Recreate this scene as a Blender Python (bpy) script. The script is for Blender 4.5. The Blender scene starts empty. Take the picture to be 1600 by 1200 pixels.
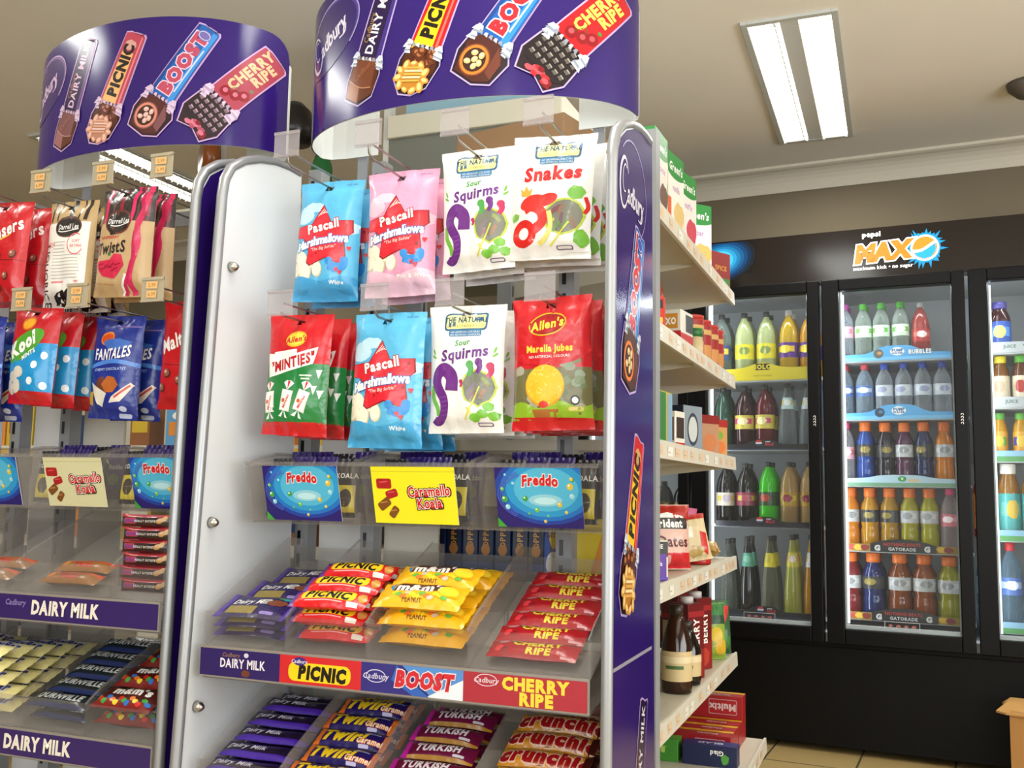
import bpy, bmesh, math, random
from mathutils import Vector, Matrix, noise

# ---------------------------------------------------------------- scene, camera, light
S = bpy.context.scene
COL = S.collection
random.seed(7)
PI = math.pi
R = math.radians
HC = 1.0
PITCH, ROLL, YAW = R(6.164), R(.944), R(21.52)      # world: X along the display stands, Y into the shop
F = 1528.0                                          # focal length in pixels of a 1600 px wide frame
cp, sp = math.cos(PITCH), math.sin(PITCH)
ZR = Matrix.Rotation(YAW, 3, 'Z')
_rt, _up = Vector((1, 0, 0)), Vector((0, -sp, cp))
CR = ZR @ (_rt * math.cos(ROLL) + _up * math.sin(ROLL))
CU = ZR @ (_up * math.cos(ROLL) - _rt * math.sin(ROLL))
CF = ZR @ Vector((0, cp, sp))
CAM = Vector((0, 0, HC))
cd = bpy.data.cameras.new('camera')
cam = bpy.data.objects.new('camera', cd)
COL.objects.link(cam)
cd.sensor_width = 36
cd.lens = F / 1600 * 36
cd.clip_start = .02
m = Matrix((CR, CU, -CF)).transposed().to_4x4()
m.translation = CAM
cam.matrix_world = m
S.camera = cam
S.view_settings.view_transform = 'Standard'
S.view_settings.look = 'None'
S.view_settings.gamma = 1
S.view_settings.use_curve_mapping = False
S.view_settings.exposure = -0.05
S.cycles.use_denoising = True
S.cycles.max_bounces = 10
S.cycles.transparent_max_bounces = 32
S.cycles.caustics_reflective = False
S.cycles.caustics_refractive = False
w = bpy.data.worlds.new('World')
S.world = w
w.use_nodes = True
w.node_tree.nodes['Background'].inputs[0].default_value = (.85, .92, 1, 1)
w.node_tree.nodes['Background'].inputs[1].default_value = .35


def lamp(name, loc, rot, sx, sy, power, col=(1, 1, 1)):
    l = bpy.data.lights.new(name, 'AREA')
    l.shape = 'RECTANGLE'
    l.spread = R(170)
    l.size, l.size_y, l.energy, l.color = sx, sy, power, col
    o = bpy.data.objects.new(name, l)
    COL.objects.link(o)
    o.location, o.rotation_euler = loc, rot
    return o


# daylight through the shop front behind the camera
lamp('shopfront_daylight', (-.2, -3.0, 1.45), (R(128), 0, 0), 5.2, 2.0, 160, (.95, .99, 1))
lamp('side_fill_light', (3.3, .1, 1.45), (R(130), 0, R(90)), 4.2, 2.0, 265, (.95, .99, 1))  # added fill lamp before the windowless right wall, brightens white panels and ceiling
TROFF = [(-.297, 3.745), (-3.45, 3.75), (-.66, 1.35), (-2.7, 1.4), (2.1, 1.35), (-.297, -1.05), (2.1, 3.745)]
for i, (x, y) in enumerate(TROFF):
    lamp('ceiling_lamp', (x, y, 2.50), (0, 0, 0), .28, 1.15, 15 if i == 2 else 20, (.99, 1, .95))

DW = R(-3.97)                                       # the refrigerator wall stands slightly askew to the stands
WT = Vector((math.cos(DW), math.sin(DW), 0))
WN = Vector((-math.sin(DW), math.cos(DW), 0))
P0 = Vector((-.522, 4.134, 0))


def ray(x, y):
    return CF + CR * ((x - 800) / F) - CU * ((y - 600) / F)


def at_plane(x, y, n, p):
    d = ray(x, y)
    return CAM + d * ((p - CAM).dot(n) / d.dot(n))


def at_y(x, y, Y): return at_plane(x, y, Vector((0, 1, 0)), Vector((0, Y, 0)))
def at_x(x, y, X): return at_plane(x, y, Vector((1, 0, 0)), Vector((X, 0, 0)))
def at_z(x, y, Z): return at_plane(x, y, Vector((0, 0, 1)), Vector((0, 0, Z)))


def at_w(x, y, off=0.0):                            # (t, z) on a plane parallel to the refrigerator front
    p = at_plane(x, y, WN, P0 + WN * off)
    return (p - P0).dot(WT), p.z


def wpt(t, off, z): return P0 + WT * t + WN * off + Vector((0, 0, z))


# ---------------------------------------------------------------- materials
def lin(h):
    h = h.lstrip('#')
    c = [int(h[i:i + 2], 16) / 255 for i in (0, 2, 4)]
    return [x / 12.92 if x <= .04045 else ((x + .055) / 1.055) ** 2.4 for x in c] + [1]


MATS = {}


def M(hexc='#808080', r=.4, kind='p', s=1.0):
    k = (hexc, r, kind, s)
    if k in MATS:
        return MATS[k]
    mt = bpy.data.materials.new(kind + hexc)
    mt.use_nodes = True
    MATS[k] = mt
    nt = mt.node_tree
    N, L = nt.nodes, nt.links
    b = N['Principled BSDF']
    out = N['Material Output']
    b.inputs['Base Color'].default_value = lin(hexc)
    b.inputs['Roughness'].default_value = r
    if kind == 'foil':
        b.inputs['Coat Weight'].default_value = .25
        b.inputs['Coat Roughness'].default_value = .15
        tc, nz, bp = N.new('ShaderNodeTexCoord'), N.new('ShaderNodeTexNoise'), N.new('ShaderNodeBump')
        nz.inputs['Scale'].default_value = 38
        nz.inputs['Detail'].default_value = 2
        bp.inputs['Strength'].default_value = .6
        bp.inputs['Distance'].default_value = .004
        L.new(tc.outputs['Object'], nz.inputs['Vector'])
        L.new(nz.outputs['Fac'], bp.inputs['Height'])
        L.new(bp.outputs['Normal'], b.inputs['Normal'])
        L.new(bp.outputs['Normal'], b.inputs['Coat Normal'])
    elif kind == 'satin':
        b.inputs['Metallic'].default_value = .55
    elif kind == 'metal':
        b.inputs['Metallic'].default_value = 1
    elif kind == 'dull':
        b.inputs['Specular IOR Level'].default_value = .18
    elif kind == 'coat':
        b.inputs['Specular IOR Level'].default_value = .3
        b.inputs['Coat Weight'].default_value = .22
        b.inputs['Coat Roughness'].default_value = .16
    elif kind == 'emit':
        b.inputs['Emission Color'].default_value = lin(hexc)
        b.inputs['Emission Strength'].default_value = s
    elif kind in ('acrylic', 'glass', 'water'):
        tr, mx = N.new('ShaderNodeBsdfTransparent'), N.new('ShaderNodeMixShader')
        lw, ma = N.new('ShaderNodeLayerWeight'), N.new('ShaderNodeMath')
        tr.inputs[0].default_value = lin({'acrylic': '#faf9f8', 'glass': '#f4f6f6', 'water': hexc}[kind])
        lw.inputs['Blend'].default_value = .25
        ma.operation = 'MULTIPLY_ADD'
        ma.use_clamp = True
        ma.inputs[1].default_value = {'acrylic': .30, 'glass': .25, 'water': .75}[kind]
        ma.inputs[2].default_value = s * {'acrylic': .045, 'glass': .015, 'water': .13}[kind]
        L.new(lw.outputs['Facing' if kind == 'water' else 'Fresnel'], ma.inputs[0])
        L.new(ma.outputs[0], mx.inputs[0])
        L.new(tr.outputs[0], mx.inputs[1])
        L.new(b.outputs[0], mx.inputs[2])
        L.new(mx.outputs[0], out.inputs[0])
    elif kind == 'liq':
        tl, mx = N.new('ShaderNodeBsdfTranslucent'), N.new('ShaderNodeMixShader')
        tl.inputs[0].default_value = lin(hexc)
        mx.inputs[0].default_value = .35
        b.inputs['Coat Weight'].default_value = .5
        b.inputs['Coat Roughness'].default_value = .05
        L.new(b.outputs[0], mx.inputs[1])
        L.new(tl.outputs[0], mx.inputs[2])
        L.new(mx.outputs[0], out.inputs[0])
    elif kind in ('wall', 'kraft'):
        tc, nz, rp = N.new('ShaderNodeTexCoord'), N.new('ShaderNodeTexNoise'), N.new('ShaderNodeMixRGB')
        nz.inputs['Scale'].default_value = 3 if kind == 'wall' else 60
        c = lin(hexc)
        rp.inputs[1].default_value = [x * .94 for x in c[:3]] + [1]
        rp.inputs[2].default_value = c
        L.new(tc.outputs['Object'], nz.inputs['Vector'])
        L.new(nz.outputs['Fac'], rp.inputs[0])
        L.new(rp.outputs[0], b.inputs['Base Color'])
    elif kind == 'tile':
        tc, bt = N.new('ShaderNodeTexCoord'), N.new('ShaderNodeTexBrick')
        bt.offset = 0
        bt.inputs['Color1'].default_value = lin(hexc)
        bt.inputs['Color2'].default_value = lin('#a68d5c')
        bt.inputs['Mortar'].default_value = lin('#4c4334')
        bt.inputs['Scale'].default_value = 1
        bt.inputs['Mortar Size'].default_value = .004
        bt.inputs['Brick Width'].default_value = .33
        bt.inputs['Row Height'].default_value = .33
        mp = N.new('ShaderNodeMapping')
        mp.inputs['Rotation'].default_value = (0, 0, -DW)
        mp.inputs['Location'].default_value = (.11, .07, 0)
        L.new(tc.outputs['Object'], mp.inputs['Vector'])
        L.new(mp.outputs[0], bt.inputs['Vector'])
        L.new(bt.outputs['Color'], b.inputs['Base Color'])
    return mt


def FO(h, r=.3): return M(h, r, 'foil')


# ---------------------------------------------------------------- mesh building
class MB:
    def __init__(s):
        s.v, s.f, s.m, s.sm = [], [], [], []

    def add(s, vs, fs, mat, smooth=False):
        o = len(s.v)
        s.v += [tuple(p) for p in vs]
        for f in fs:
            s.f.append([i + o for i in f])
            s.m.append(mat)
            s.sm.append(smooth)
        return s

    def box(s, x0, y0, z0, x1, y1, z1, mat, X=None):
        vs = [Vector((x, y, z)) for z in (z0, z1) for y in (y0, y1) for x in (x0, x1)]
        if X is not None:
            vs = [X @ p for p in vs]
        return s.add(vs, [(0, 2, 3, 1), (4, 5, 7, 6), (0, 1, 5, 4), (2, 6, 7, 3), (0, 4, 6, 2), (1, 3, 7, 5)], mat)

    def prism(s, pts, ax, a, b, mat, smooth=False):
        """polygon pts (2D) extruded along axis ax (0 x, 1 y, 2 z) from a to b"""
        def P(u, v, t): return {0: (t, u, v), 1: (u, t, v), 2: (u, v, t)}[ax]
        n = len(pts)
        vs = [P(u, v, a) for u, v in pts] + [P(u, v, b) for u, v in pts]
        s.add(vs, [list(range(n))[::-1], list(range(n, 2 * n))], mat)
        return s.add(vs, [(i, (i + 1) % n, n + (i + 1) % n, n + i) for i in range(n)], mat, smooth)

    def lathe(s, prof, mat, n=20, c=(0, 0), caps=True):
        vs = [(c[0] + r * math.cos(2 * PI * i / n), c[1] + r * math.sin(2 * PI * i / n), z) for r, z in prof for i in range(n)]
        k = len(prof)
        s.add(vs, [(j * n + i, j * n + (i + 1) % n, (j + 1) * n + (i + 1) % n, (j + 1) * n + i) for j in range(k - 1) for i in range(n)], mat, True)
        if caps:
            s.add(vs, [list(range(n))[::-1], list(range((k - 1) * n, k * n))], mat)
        return s

    def tube(s, path, r, mat, n=8):
        path = [Vector(p) for p in path]
        vs, fs = [], []
        for i, p in enumerate(path):
            d = (path[min(i + 1, len(path) - 1)] - path[max(i - 1, 0)]).normalized()
            a = d.orthogonal().normalized()
            if i and (a - la).length > 1:
                a = (la - d * la.dot(d)).normalized()
            la = a
            b = d.cross(a)
            vs += [p + a * r * math.cos(2 * PI * k / n) + b * r * math.sin(2 * PI * k / n) for k in range(n)]
        L = len(path)
        for i in range(L - 1):
            for k in range(n):
                fs.append((i * n + k, i * n + (k + 1) % n, (i + 1) * n + (k + 1) % n, (i + 1) * n + k))
        s.add(vs, fs, mat, True)
        return s.add(vs, [list(range(n))[::-1], list(range((L - 1) * n, L * n))], mat)

    def strip(s, path, wid, th, mat, ax=0):
        """ribbon following a 2D path, extruded along an axis"""
        path = [Vector(p) for p in path]
        L, n = [], len(path)
        for i, p in enumerate(path):
            d = (path[min(i + 1, n - 1)] - path[max(i - 1, 0)]).normalized()
            L.append(p + Vector((-d.y, d.x)) * th)
        return s.prism([tuple(p) for p in path] + [tuple(p) for p in L[::-1]], ax, wid[0], wid[1], mat)

    def build(s, name, parent=None, loc=None, rot=None, bevel=0, flip=False):
        me = bpy.data.meshes.new(name)
        me.from_pydata(s.v, [], s.f)
        ml = []
        for i, p in enumerate(me.polygons):
            if s.m[i] not in ml:
                ml.append(s.m[i])
                me.materials.append(s.m[i])
            p.material_index = ml.index(s.m[i])
            p.use_smooth = s.sm[i]
        me.update()
        o = bpy.data.objects.new(name, me)
        COL.objects.link(o)
        if parent is not None:
            o.parent = parent
        if loc is not None:
            o.location = loc
        if rot is not None:
            o.rotation_euler = rot
        if bevel:
            b = o.modifiers.new('Bevel', 'BEVEL')
            b.width, b.segments, b.limit_method = bevel, 2, 'ANGLE'
        return o


def empty(name, loc=(0, 0, 0), rot=(0, 0, 0)):
    o = bpy.data.objects.new(name, None)
    o.empty_display_size = .05
    COL.objects.link(o)
    o.location, o.rotation_euler = loc, rot
    return o


def tag(o, label, cat, group=None, kind=None):
    o['label'], o['category'] = label, cat
    if group:
        o['group'] = group
    if kind:
        o['kind'] = kind
    return o


def struct(o, label=None, cat=None):
    o['kind'] = 'structure'
    if label:
        o['label'], o['category'] = label, cat
    return o


def dup(o, loc=None, rot=None, label=None, group=None, parent=None):
    c = o.copy()
    COL.objects.link(c)
    if parent is not None:
        c.parent = parent
    if loc is not None:
        c.location = loc
    if rot is not None:
        c.rotation_euler = rot
    if label:
        c['label'] = label
    if group:
        c['group'] = group
    for ch in list(o.children):
        dup(ch, parent=c)
    return c


# ---------------------------------------------------------------- printed artwork laid onto surfaces
GL = {}


def glyph(ch, off):
    k = (ch, off)
    if k not in GL:
        cu = bpy.data.curves.new('g', 'FONT')
        cu.body, cu.size, cu.offset, cu.resolution_u, cu.fill_mode = ch, 1, off, 2, 'FRONT'
        ob = bpy.data.objects.new('g', cu)
        COL.objects.link(ob)
        dg = bpy.context.evaluated_depsgraph_get()
        me = ob.evaluated_get(dg).to_mesh()
        vs = [(v.co.x, v.co.y) for v in me.vertices]
        fs = [list(p.vertices) for p in me.polygons]
        ob.evaluated_get(dg).to_mesh_clear()
        bpy.data.objects.remove(ob)
        bpy.data.curves.remove(cu)
        xs = [v[0] for v in vs] or [0]
        GL[k] = (vs, fs, max(xs))
    return GL[k]


def rotp(pts, a, c=(0, 0)):
    ca, sa = math.cos(a), math.sin(a)
    return [(c[0] + (x - c[0]) * ca - (y - c[1]) * sa, c[1] + (x - c[0]) * sa + (y - c[1]) * ca) for x, y in pts]


class Art:
    """flat print, in millimetres, later wrapped onto a surface"""
    def __init__(s):
        s.e = []

    def raw(s, vs, fs, mat):
        s.e.append((vs, fs, mat))
        return s

    def poly(s, pts, mat): return s.raw(list(pts), [list(range(len(pts)))], mat)

    def rect(s, x0, y0, x1, y1, mat, rot=0):
        p = [(x0, y0), (x1, y0), (x1, y1), (x0, y1)]
        return s.poly(rotp(p, rot, ((x0 + x1) / 2, (y0 + y1) / 2)) if rot else p, mat)

    def rrect(s, x0, y0, x1, y1, r, mat, rot=0):
        p = []
        for cx, cy, a in ((x1 - r, y1 - r, 0), (x0 + r, y1 - r, 90), (x0 + r, y0 + r, 180), (x1 - r, y0 + r, 270)):
            p += [(cx + r * math.cos(R(a + k * 22.5)), cy + r * math.sin(R(a + k * 22.5))) for k in range(5)]
        return s.poly(rotp(p, rot, ((x0 + x1) / 2, (y0 + y1) / 2)) if rot else p, mat)

    def ell(s, cx, cy, rx, ry, mat, rot=0, n=24):
        p = [(cx + rx * math.cos(2 * PI * i / n), cy + ry * math.sin(2 * PI * i / n)) for i in range(n)]
        return s.poly(rotp(p, rot, (cx, cy)) if rot else p, mat)

    def line(s, pts, wd, mat):
        """thick polyline, its corners rounded"""
        for _ in range(2 if 3 <= len(pts) <= 12 else 0):
            q = [pts[0]]
            for a, b in zip(pts, pts[1:]):
                q += [(a[0] * .75 + b[0] * .25, a[1] * .75 + b[1] * .25), (a[0] * .25 + b[0] * .75, a[1] * .25 + b[1] * .75)]
            pts = q + [pts[-1]]
        vs, fs = [], []
        n = len(pts)
        for i, p in enumerate(pts):
            a, b = pts[max(i - 1, 0)], pts[min(i + 1, n - 1)]
            dx, dy = b[0] - a[0], b[1] - a[1]
            l = math.hypot(dx, dy) or 1
            ww = wd(i / (n - 1)) if callable(wd) else wd
            vs += [(p[0] - dy / l * ww / 2, p[1] + dx / l * ww / 2), (p[0] + dy / l * ww / 2, p[1] - dx / l * ww / 2)]
        fs = [(2 * i, 2 * i + 1, 2 * i + 3, 2 * i + 2) for i in range(n - 1)]
        return s.raw(vs, fs, mat)

    def oval(s, cx, cy, rx, ry, wd, mat, rot=0, a0=0, a1=360):
        p = [(cx + rx * math.cos(R(a0 + (a1 - a0) * i / 28)), cy + ry * math.sin(R(a0 + (a1 - a0) * i / 28))) for i in range(29)]
        return s.line(rotp(p, rot, (cx, cy)), wd, mat)

    def blob(s, cx, cy, rx, ry, mat, seed=0, n=14, j=.25):
        rn = random.Random(seed)
        p = [(cx + rx * math.cos(2 * PI * i / n) * (1 - j * rn.random()), cy + ry * math.sin(2 * PI * i / n) * (1 - j * rn.random())) for i in range(n)]
        return s.poly(p, mat)

    def text(s, t, x, y, size, mat, b=.02, shear=0, rot=0, arc=0, sx=1, out=None, tr=.06, al='C'):
        """t centred on (x, y); size is the capital height; out = (material, extra weight)"""
        trk = tr + b * 1.1

        def lay(off):
            vs, fs, px = [], [], 0
            for ch in t:
                if ch == ' ':
                    px += .3
                    continue
                g0, g = glyph(ch, 0.0), glyph(ch, off)
                o = len(vs)
                vs += [(px + a, c) for a, c in g[0]]
                fs += [[i + o for i in f] for f in g[1]]
                px += g0[2] + trk
            return vs, fs, px - trk
        k = size / .70
        for mt, off in ([(out[0], b + out[1])] if out else []) + [(mat, b)]:
            vs, fs, wd = lay(round(off, 3))
            ox = {'C': wd / 2, 'L': 0, 'R': wd}[al]
            q = []
            for a, c in vs:
                a -= ox
                c -= .35
                a = a + shear * c
                c = c + arc * (a / (wd / 2)) ** 2 if wd else c
                q.append((a * k * sx, c * k))
            q = rotp(q, rot) if rot else q
            s.raw([(a + x, c + y) for a, c in q], fs, mt)
        return s

    def add(s, other, dx=0, dy=0, k=1, rot=0):
        for vs, fs, mt in other.e:
            q = [(a * k, c * k) for a, c in vs]
            q = rotp(q, rot) if rot else q
            s.e.append(([(a + dx, c + dy) for a, c in q], fs, mt))
        return s

    def put(s, mb, fn, cell=None, k=.001, lift=.0004, dl=.00009, clip=None, skip=None):
        """wrap onto fn(x, y, lift) -> point (metres); cell = grid in mm for curved surfaces; clip = (x0, y0, x1, y1) mm"""
        done, lift0 = [], lift
        for vs, fs, mt in s.e:
            if not fs:
                continue
            xs, ys = [v[0] for v in vs], [v[1] for v in vs]
            box = (min(xs), min(ys), max(xs), max(ys))
            lv = 0                                   # a print lies only as many layers up as it has prints beneath it
            for q, ql in done:
                if ql >= lv and not (q[0] > box[2] or q[2] < box[0] or q[1] > box[3] or q[3] < box[1]):
                    lv = ql + 1
            done.append((box, lv))
            lift = lift0 + lv * dl
            cuts = []
            if clip:
                if box[2] < clip[0] or box[0] > clip[2] or box[3] < clip[1] or box[1] > clip[3]:
                    continue
                if box[0] < clip[0]: cuts.append(((clip[0], 0), (-1, 0)))
                if box[2] > clip[2]: cuts.append(((clip[2], 0), (1, 0)))
                if box[1] < clip[1]: cuts.append(((0, clip[1]), (0, -1)))
                if box[3] > clip[3]: cuts.append(((0, clip[3]), (0, 1)))
            if cell and not isinstance(cell, tuple):
                cell = (cell, cell)
            if cell or cuts:
                bm = bmesh.new()
                bv = [bm.verts.new((a, c, 0)) for a, c in vs]
                for f in fs:
                    try:
                        bm.faces.new([bv[i] for i in f])
                    except ValueError:
                        pass
                for p, n in cuts:
                    bmesh.ops.bisect_plane(bm, geom=bm.verts[:] + bm.edges[:] + bm.faces[:], plane_co=(p[0], p[1], 0), plane_no=(n[0], n[1], 0), clear_outer=True)
                if cell:
                    if any(len(f.verts) > 4 for f in bm.faces):
                        bmesh.ops.triangulate(bm, faces=[f for f in bm.faces if len(f.verts) > 4])
                    for ax in (0, 1):
                        lo, hi = box[ax], box[ax + 2]
                        i = math.ceil(lo / cell[ax] + .001)
                        while i * cell[ax] < hi - 1e-4:
                            co, no = [0, 0, 0], [0, 0, 0]
                            co[ax], no[ax] = i * cell[ax], 1
                            bmesh.ops.bisect_plane(bm, geom=bm.verts[:] + bm.edges[:] + bm.faces[:], plane_co=co, plane_no=no)
                            i += 1
                bm.verts.index_update()
                v2 = [(v.co.x, v.co.y) for v in bm.verts]
                f2 = [[v.index for v in f.verts] for f in bm.faces if not (skip and skip(f.calc_center_median()))]
                bm.free()
            else:
                v2, f2 = vs, fs
            mb.add([fn(a * k, c * k, lift) for a, c in v2], f2, mt, True)
        return mb


WHITE, BLACK = M('#f2f0ec', .35), M('#0b0a0c', .35)

# ---------------------------------------------------------------- packet and box builders
def pillow(w, h, T, seed=0, ends='v', wr=1.0, pinch=.05, sag=.2):
    """front surface of a sealed packet: fn(x, y, lift) -> local point, face towards -Y"""
    def g(a):
        a = abs(a) / .91
        return (1 - a ** 4) ** .6 if a < 1 else 0.0

    def fn(x, y, l, side=-1):
        u, v = max(-1, min(1, 2 * x / w)), max(-1, min(1, 2 * y / h))
        if ends == 'v':
            ge = g(v)
            d = T / 2 * (1 - abs(u) ** 3) ** .6 * ge * (1 - sag * v)
            px = x * (1 - pinch * ge)
            py = y
            cre = (math.sin(u * 13 + seed) * .0024 + math.sin(u * 23 + 2 * seed) * .0016) * abs(v) ** 2.5 * (1 - abs(u) ** 4) * (1 if abs(v) < .91 else .45)
        else:
            ge = g(u)
            d = T / 2 * (1 - abs(v) ** 2.6) ** .55 * ge
            px = x
            py = y * (1 - .10 * ge) if abs(u) < .91 else y * 1.0
            cre = math.sin(v * 9 + seed) * .0012 * abs(u) ** 3 * (1 - abs(v) ** 4)
        mask = (1 - u ** 8) * (1 - v ** 8)
        nz = noise.noise(Vector((x * 26 + seed * 3.1, y * 26, seed))) * .0042 * wr * mask * min(1, T / .04)
        bend = .004 * math.sin(u * 2.1 + seed) * v * (w / .15) if ends == 'v' else .0008 * math.sin(u * 4 + seed)
        return Vector((px, side * d + cre * wr + nz - bend - (l if side < 0 else 0), py))
    return fn


def packet(name, w, h, T, base, art, nom, seed=0, ends='v', wr=1.0, nx=18, ny=22, back=None, hole=False, **kw):
    fn = pillow(w, h, T, seed, ends, wr, **kw)
    mb = MB()
    for side, mt in ((-1, base), (1, back or base)):
        vs = [fn(w * (i / nx - .5), h * (j / ny - .5), 0, side) for j in range(ny + 1) for i in range(nx + 1)]
        fs = []
        for j in range(ny):
            for i in range(nx):
                if hole and j == ny - 2 and i in (nx // 2 - 1, nx // 2):
                    continue                        # punched hanging hole
                a = j * (nx + 1) + i
                q = (a, a + 1, a + nx + 2, a + nx + 1)
                fs.append(q if side < 0 else q[::-1])
        mb.add(vs, fs, mt, True)
    k = w / nom[0]
    ky = h / nom[1] / k
    grid = [[fn(w * (i / nx - .5), h * (j / ny - .5), 0) for i in range(nx + 1)] for j in range(ny + 1)]

    def on(x, y, l):                                # stays on the facets of the packet's own mesh
        fx, fy = max(0, min(nx - 1e-6, (x / w + .5) * nx)), max(0, min(ny - 1e-6, (y * ky / h + .5) * ny))
        i, j = int(fx), int(fy)
        a, b = fx - i, fy - j
        p = (grid[j][i] * (1 - a) + grid[j][i + 1] * a) * (1 - b) + (grid[j + 1][i] * (1 - a) + grid[j + 1][i + 1] * a) * b
        return p - Vector((0, l, 0))
    if art:
        gx, gy = nom[0] / nx, nom[1] / ny
        sk = (lambda c: abs(c.x) < gx and nom[1] / 2 - 2 * gy < c.y < nom[1] / 2 - gy) if hole else None
        art.put(mb, on, (gx, gy), k, lift=.0005, clip=(-nom[0] / 2, -nom[1] / 2, nom[0] / 2, nom[1] / 2), skip=sk)
    return mb.build(name)


def carton(name, w, d, h, base, front=None, left=None, top=None, right=None, z0=0):
    """box standing on its base; front faces -Y. Artwork in mm, centred on each face"""
    mb = MB()
    b = .0015
    mb.prism([(-w / 2 + b, -d / 2), (w / 2 - b, -d / 2), (w / 2, -d / 2 + b), (w / 2, d / 2 - b), (w / 2 - b, d / 2), (-w / 2 + b, d / 2), (-w / 2, d / 2 - b), (-w / 2, -d / 2 + b)], 2, 0, h, base)
    hz = h / 2
    if front: front.put(mb, lambda x, y, l: Vector((x, -d / 2 - l, y + hz)), clip=(-w * 500, -hz * 1000, w * 500, hz * 1000))
    if left: left.put(mb, lambda x, y, l: Vector((-w / 2 - l, -x, y + hz)), clip=(-d * 500, -hz * 1000, d * 500, hz * 1000))
    if right: right.put(mb, lambda x, y, l: Vector((w / 2 + l, x, y + hz)), clip=(-d * 500, -hz * 1000, d * 500, hz * 1000))
    if top: top.put(mb, lambda x, y, l: Vector((x, y, h + l)), clip=(-w * 500, -d * 500, w * 500, d * 500))
    return mb.build(name)


# ---------------------------------------------------------------- artwork shared by several packets
Y1, Y2 = FO('#f4c51a'), FO('#fbe36a')
RED, DRED = FO('#c8141f'), FO('#7d0d14')
PUR, DPUR, LPUR = FO('#2b1260'), FO('#190b3c'), FO('#53309a')
FW, FK, NAVY = FO('#f0eeea'), FO('#141114'), FO('#17246b')
GRN, LGRN = FO('#1c7a38'), FO('#76b83a')
SKY, DSKY, PINK = FO('#58b3dd'), FO('#1f78c4'), FO('#eaa0bf')
CREAM, GOLD, BRN = FO('#efe3c4'), FO('#c98a1c'), FO('#5a2c1a')
GREYT = FO('#9aa09a')


def wavy(x0, x1, y, amp, n, ph=0):
    return [(x0 + (x1 - x0) * i / 16, y + amp * math.sin(ph + n * PI * i / 16)) for i in range(17)]


def art_marsh(bg, kind):
    a = Art()
    pk = bg is PINK
    pale = FO('#f3c6d8') if pk else FO('#bfe0f0')
    a.blob(-52, 50, 28, 20, pale, 1).blob(50, 20, 30, 18, pale, 2).blob(-30, 66, 30, 12, pale, 3).blob(-60, -35, 20, 18, pale, 4)
    for i, (x, y, r) in enumerate(((-52, -38, 17), (-30, -50, 19), (-58, -62, 17), (-12, -40, 16), (-36, -70, 18), (-8, -62, 15))):
        a.ell(x, y, r, r * .8, FO('#cfc0a2'), .3 * i).ell(x - 1, y + 2, r * .92, r * .7, FO('#f1e7cf'), .3 * i)
    a.poly(wavy(-75, 75, -80, 5, 3) + [(75, -123), (-75, -123)], pale if pk else FO('#3f9fd2'))
    wh = FW
    star = [(-66, 26), (-26, 30), (-4, 68), (16, 34), (62, 36), (64, 12), (48, -2), (52, -34), (44, -50), (10, -38), (-26, -52), (-34, -46), (-30, -14), (-46, 2), (-66, 4)]
    a.poly([(x * 1.05, (y - 5) * 1.05 + 5) for x, y in star], FO('#8a0f1a')).poly(star, FO('#d8202f'))
    for i in range(4):
        a.line([(-14 + i * 5, 46 + i * 3), (-2 + i * 3, 62 - i * 3)], 1.1, wh)
    a.text('Pascall', -2, 26, 18, wh, .04, rot=.20, out=(FO('#b01220'), .05), sx=.95)
    a.text('Marshmallows', -2, -2, 17, wh, .05, rot=.15, arc=-.25, sx=.82, shear=.12, out=(FO('#1f57a8'), .06), tr=.0)
    a.text('"The Big Softie"', 4, -19, 6, FO('#f7d9d2'), .01, rot=.12, shear=.2)
    bl = FO('#1c84cf')
    a.blob(36, -58, 22, 10, bl, 5).blob(52, -48, 10, 14, bl, 6).ell(20, -46, 8, 8, bl)
    for x, y in ((36, -62), (44, -68), (60, -20)):
        a.ell(x - 2, y + 1, 2.6, 2.6, FO('#d8202f')).ell(x + 2, y + 1, 2.6, 2.6, FO('#d8202f')).poly([(x - 4.4, y), (x + 4.4, y), (x, y - 6)], FO('#d8202f'))
    a.text(kind, 36, -88, 8, wh, .02)
    a.text('RESEALABLE', 48, 114, 3, FO('#3a5c9c'), 0)
    return a


def natural_logo(a, x, y):
    a.rrect(x - 42.5, y - 16.5, x + 42.5, y + 16.5, 7, FO('#2d5f86')).rrect(x - 39, y - 13, x + 39, y + 13, 5, FO('#f0ec9c'))
    a.text('THE NATURAL', x, y + 4, 10, FO('#23506f'), .035, sx=.82, arc=-.06)
    a.text('CONFECTIONERY CO.', x, y - 8, 4.4, FO('#a08a20'), .01, sx=1.15)
    a.rrect(x - 32, y - 27, x + 32, y - 15, 4, FO('#3b7aa6'))
    a.text('NO ARTIFICIAL COLOURS', x, y - 19, 3.3, FW, 0).text('NO ARTIFICIAL FLAVOURS', x, y - 24, 3.3, FW, 0)


def curl(cx, cy, r, n, a0, a1, k=1.0):
    return [(cx + r * math.cos(R(a0 + (a1 - a0) * i / n)), cy + k * r * math.sin(R(a0 + (a1 - a0) * i / n))) for i in range(n + 1)]


def sweets_window(a, x, y, rx, ry, cols, seed):
    rn = random.Random(seed)
    a.blob(x, y, rx * 1.12, ry * 1.12, FO('#b9c832'), seed, 16, .2).blob(x, y, rx, ry, FO('#77796b'), seed, 16, .2)
    for i in range(7):
        px, py, t = x + rn.uniform(-.55, .5) * rx, y + rn.uniform(-.55, .5) * ry, rn.uniform(0, 3)
        a.line([(px - 10 * math.cos(t), py - 10 * math.sin(t)), (px, py + 3), (px + 10 * math.cos(t), py + 10 * math.sin(t))], 7, FO(cols[i % len(cols)], .4))


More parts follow.
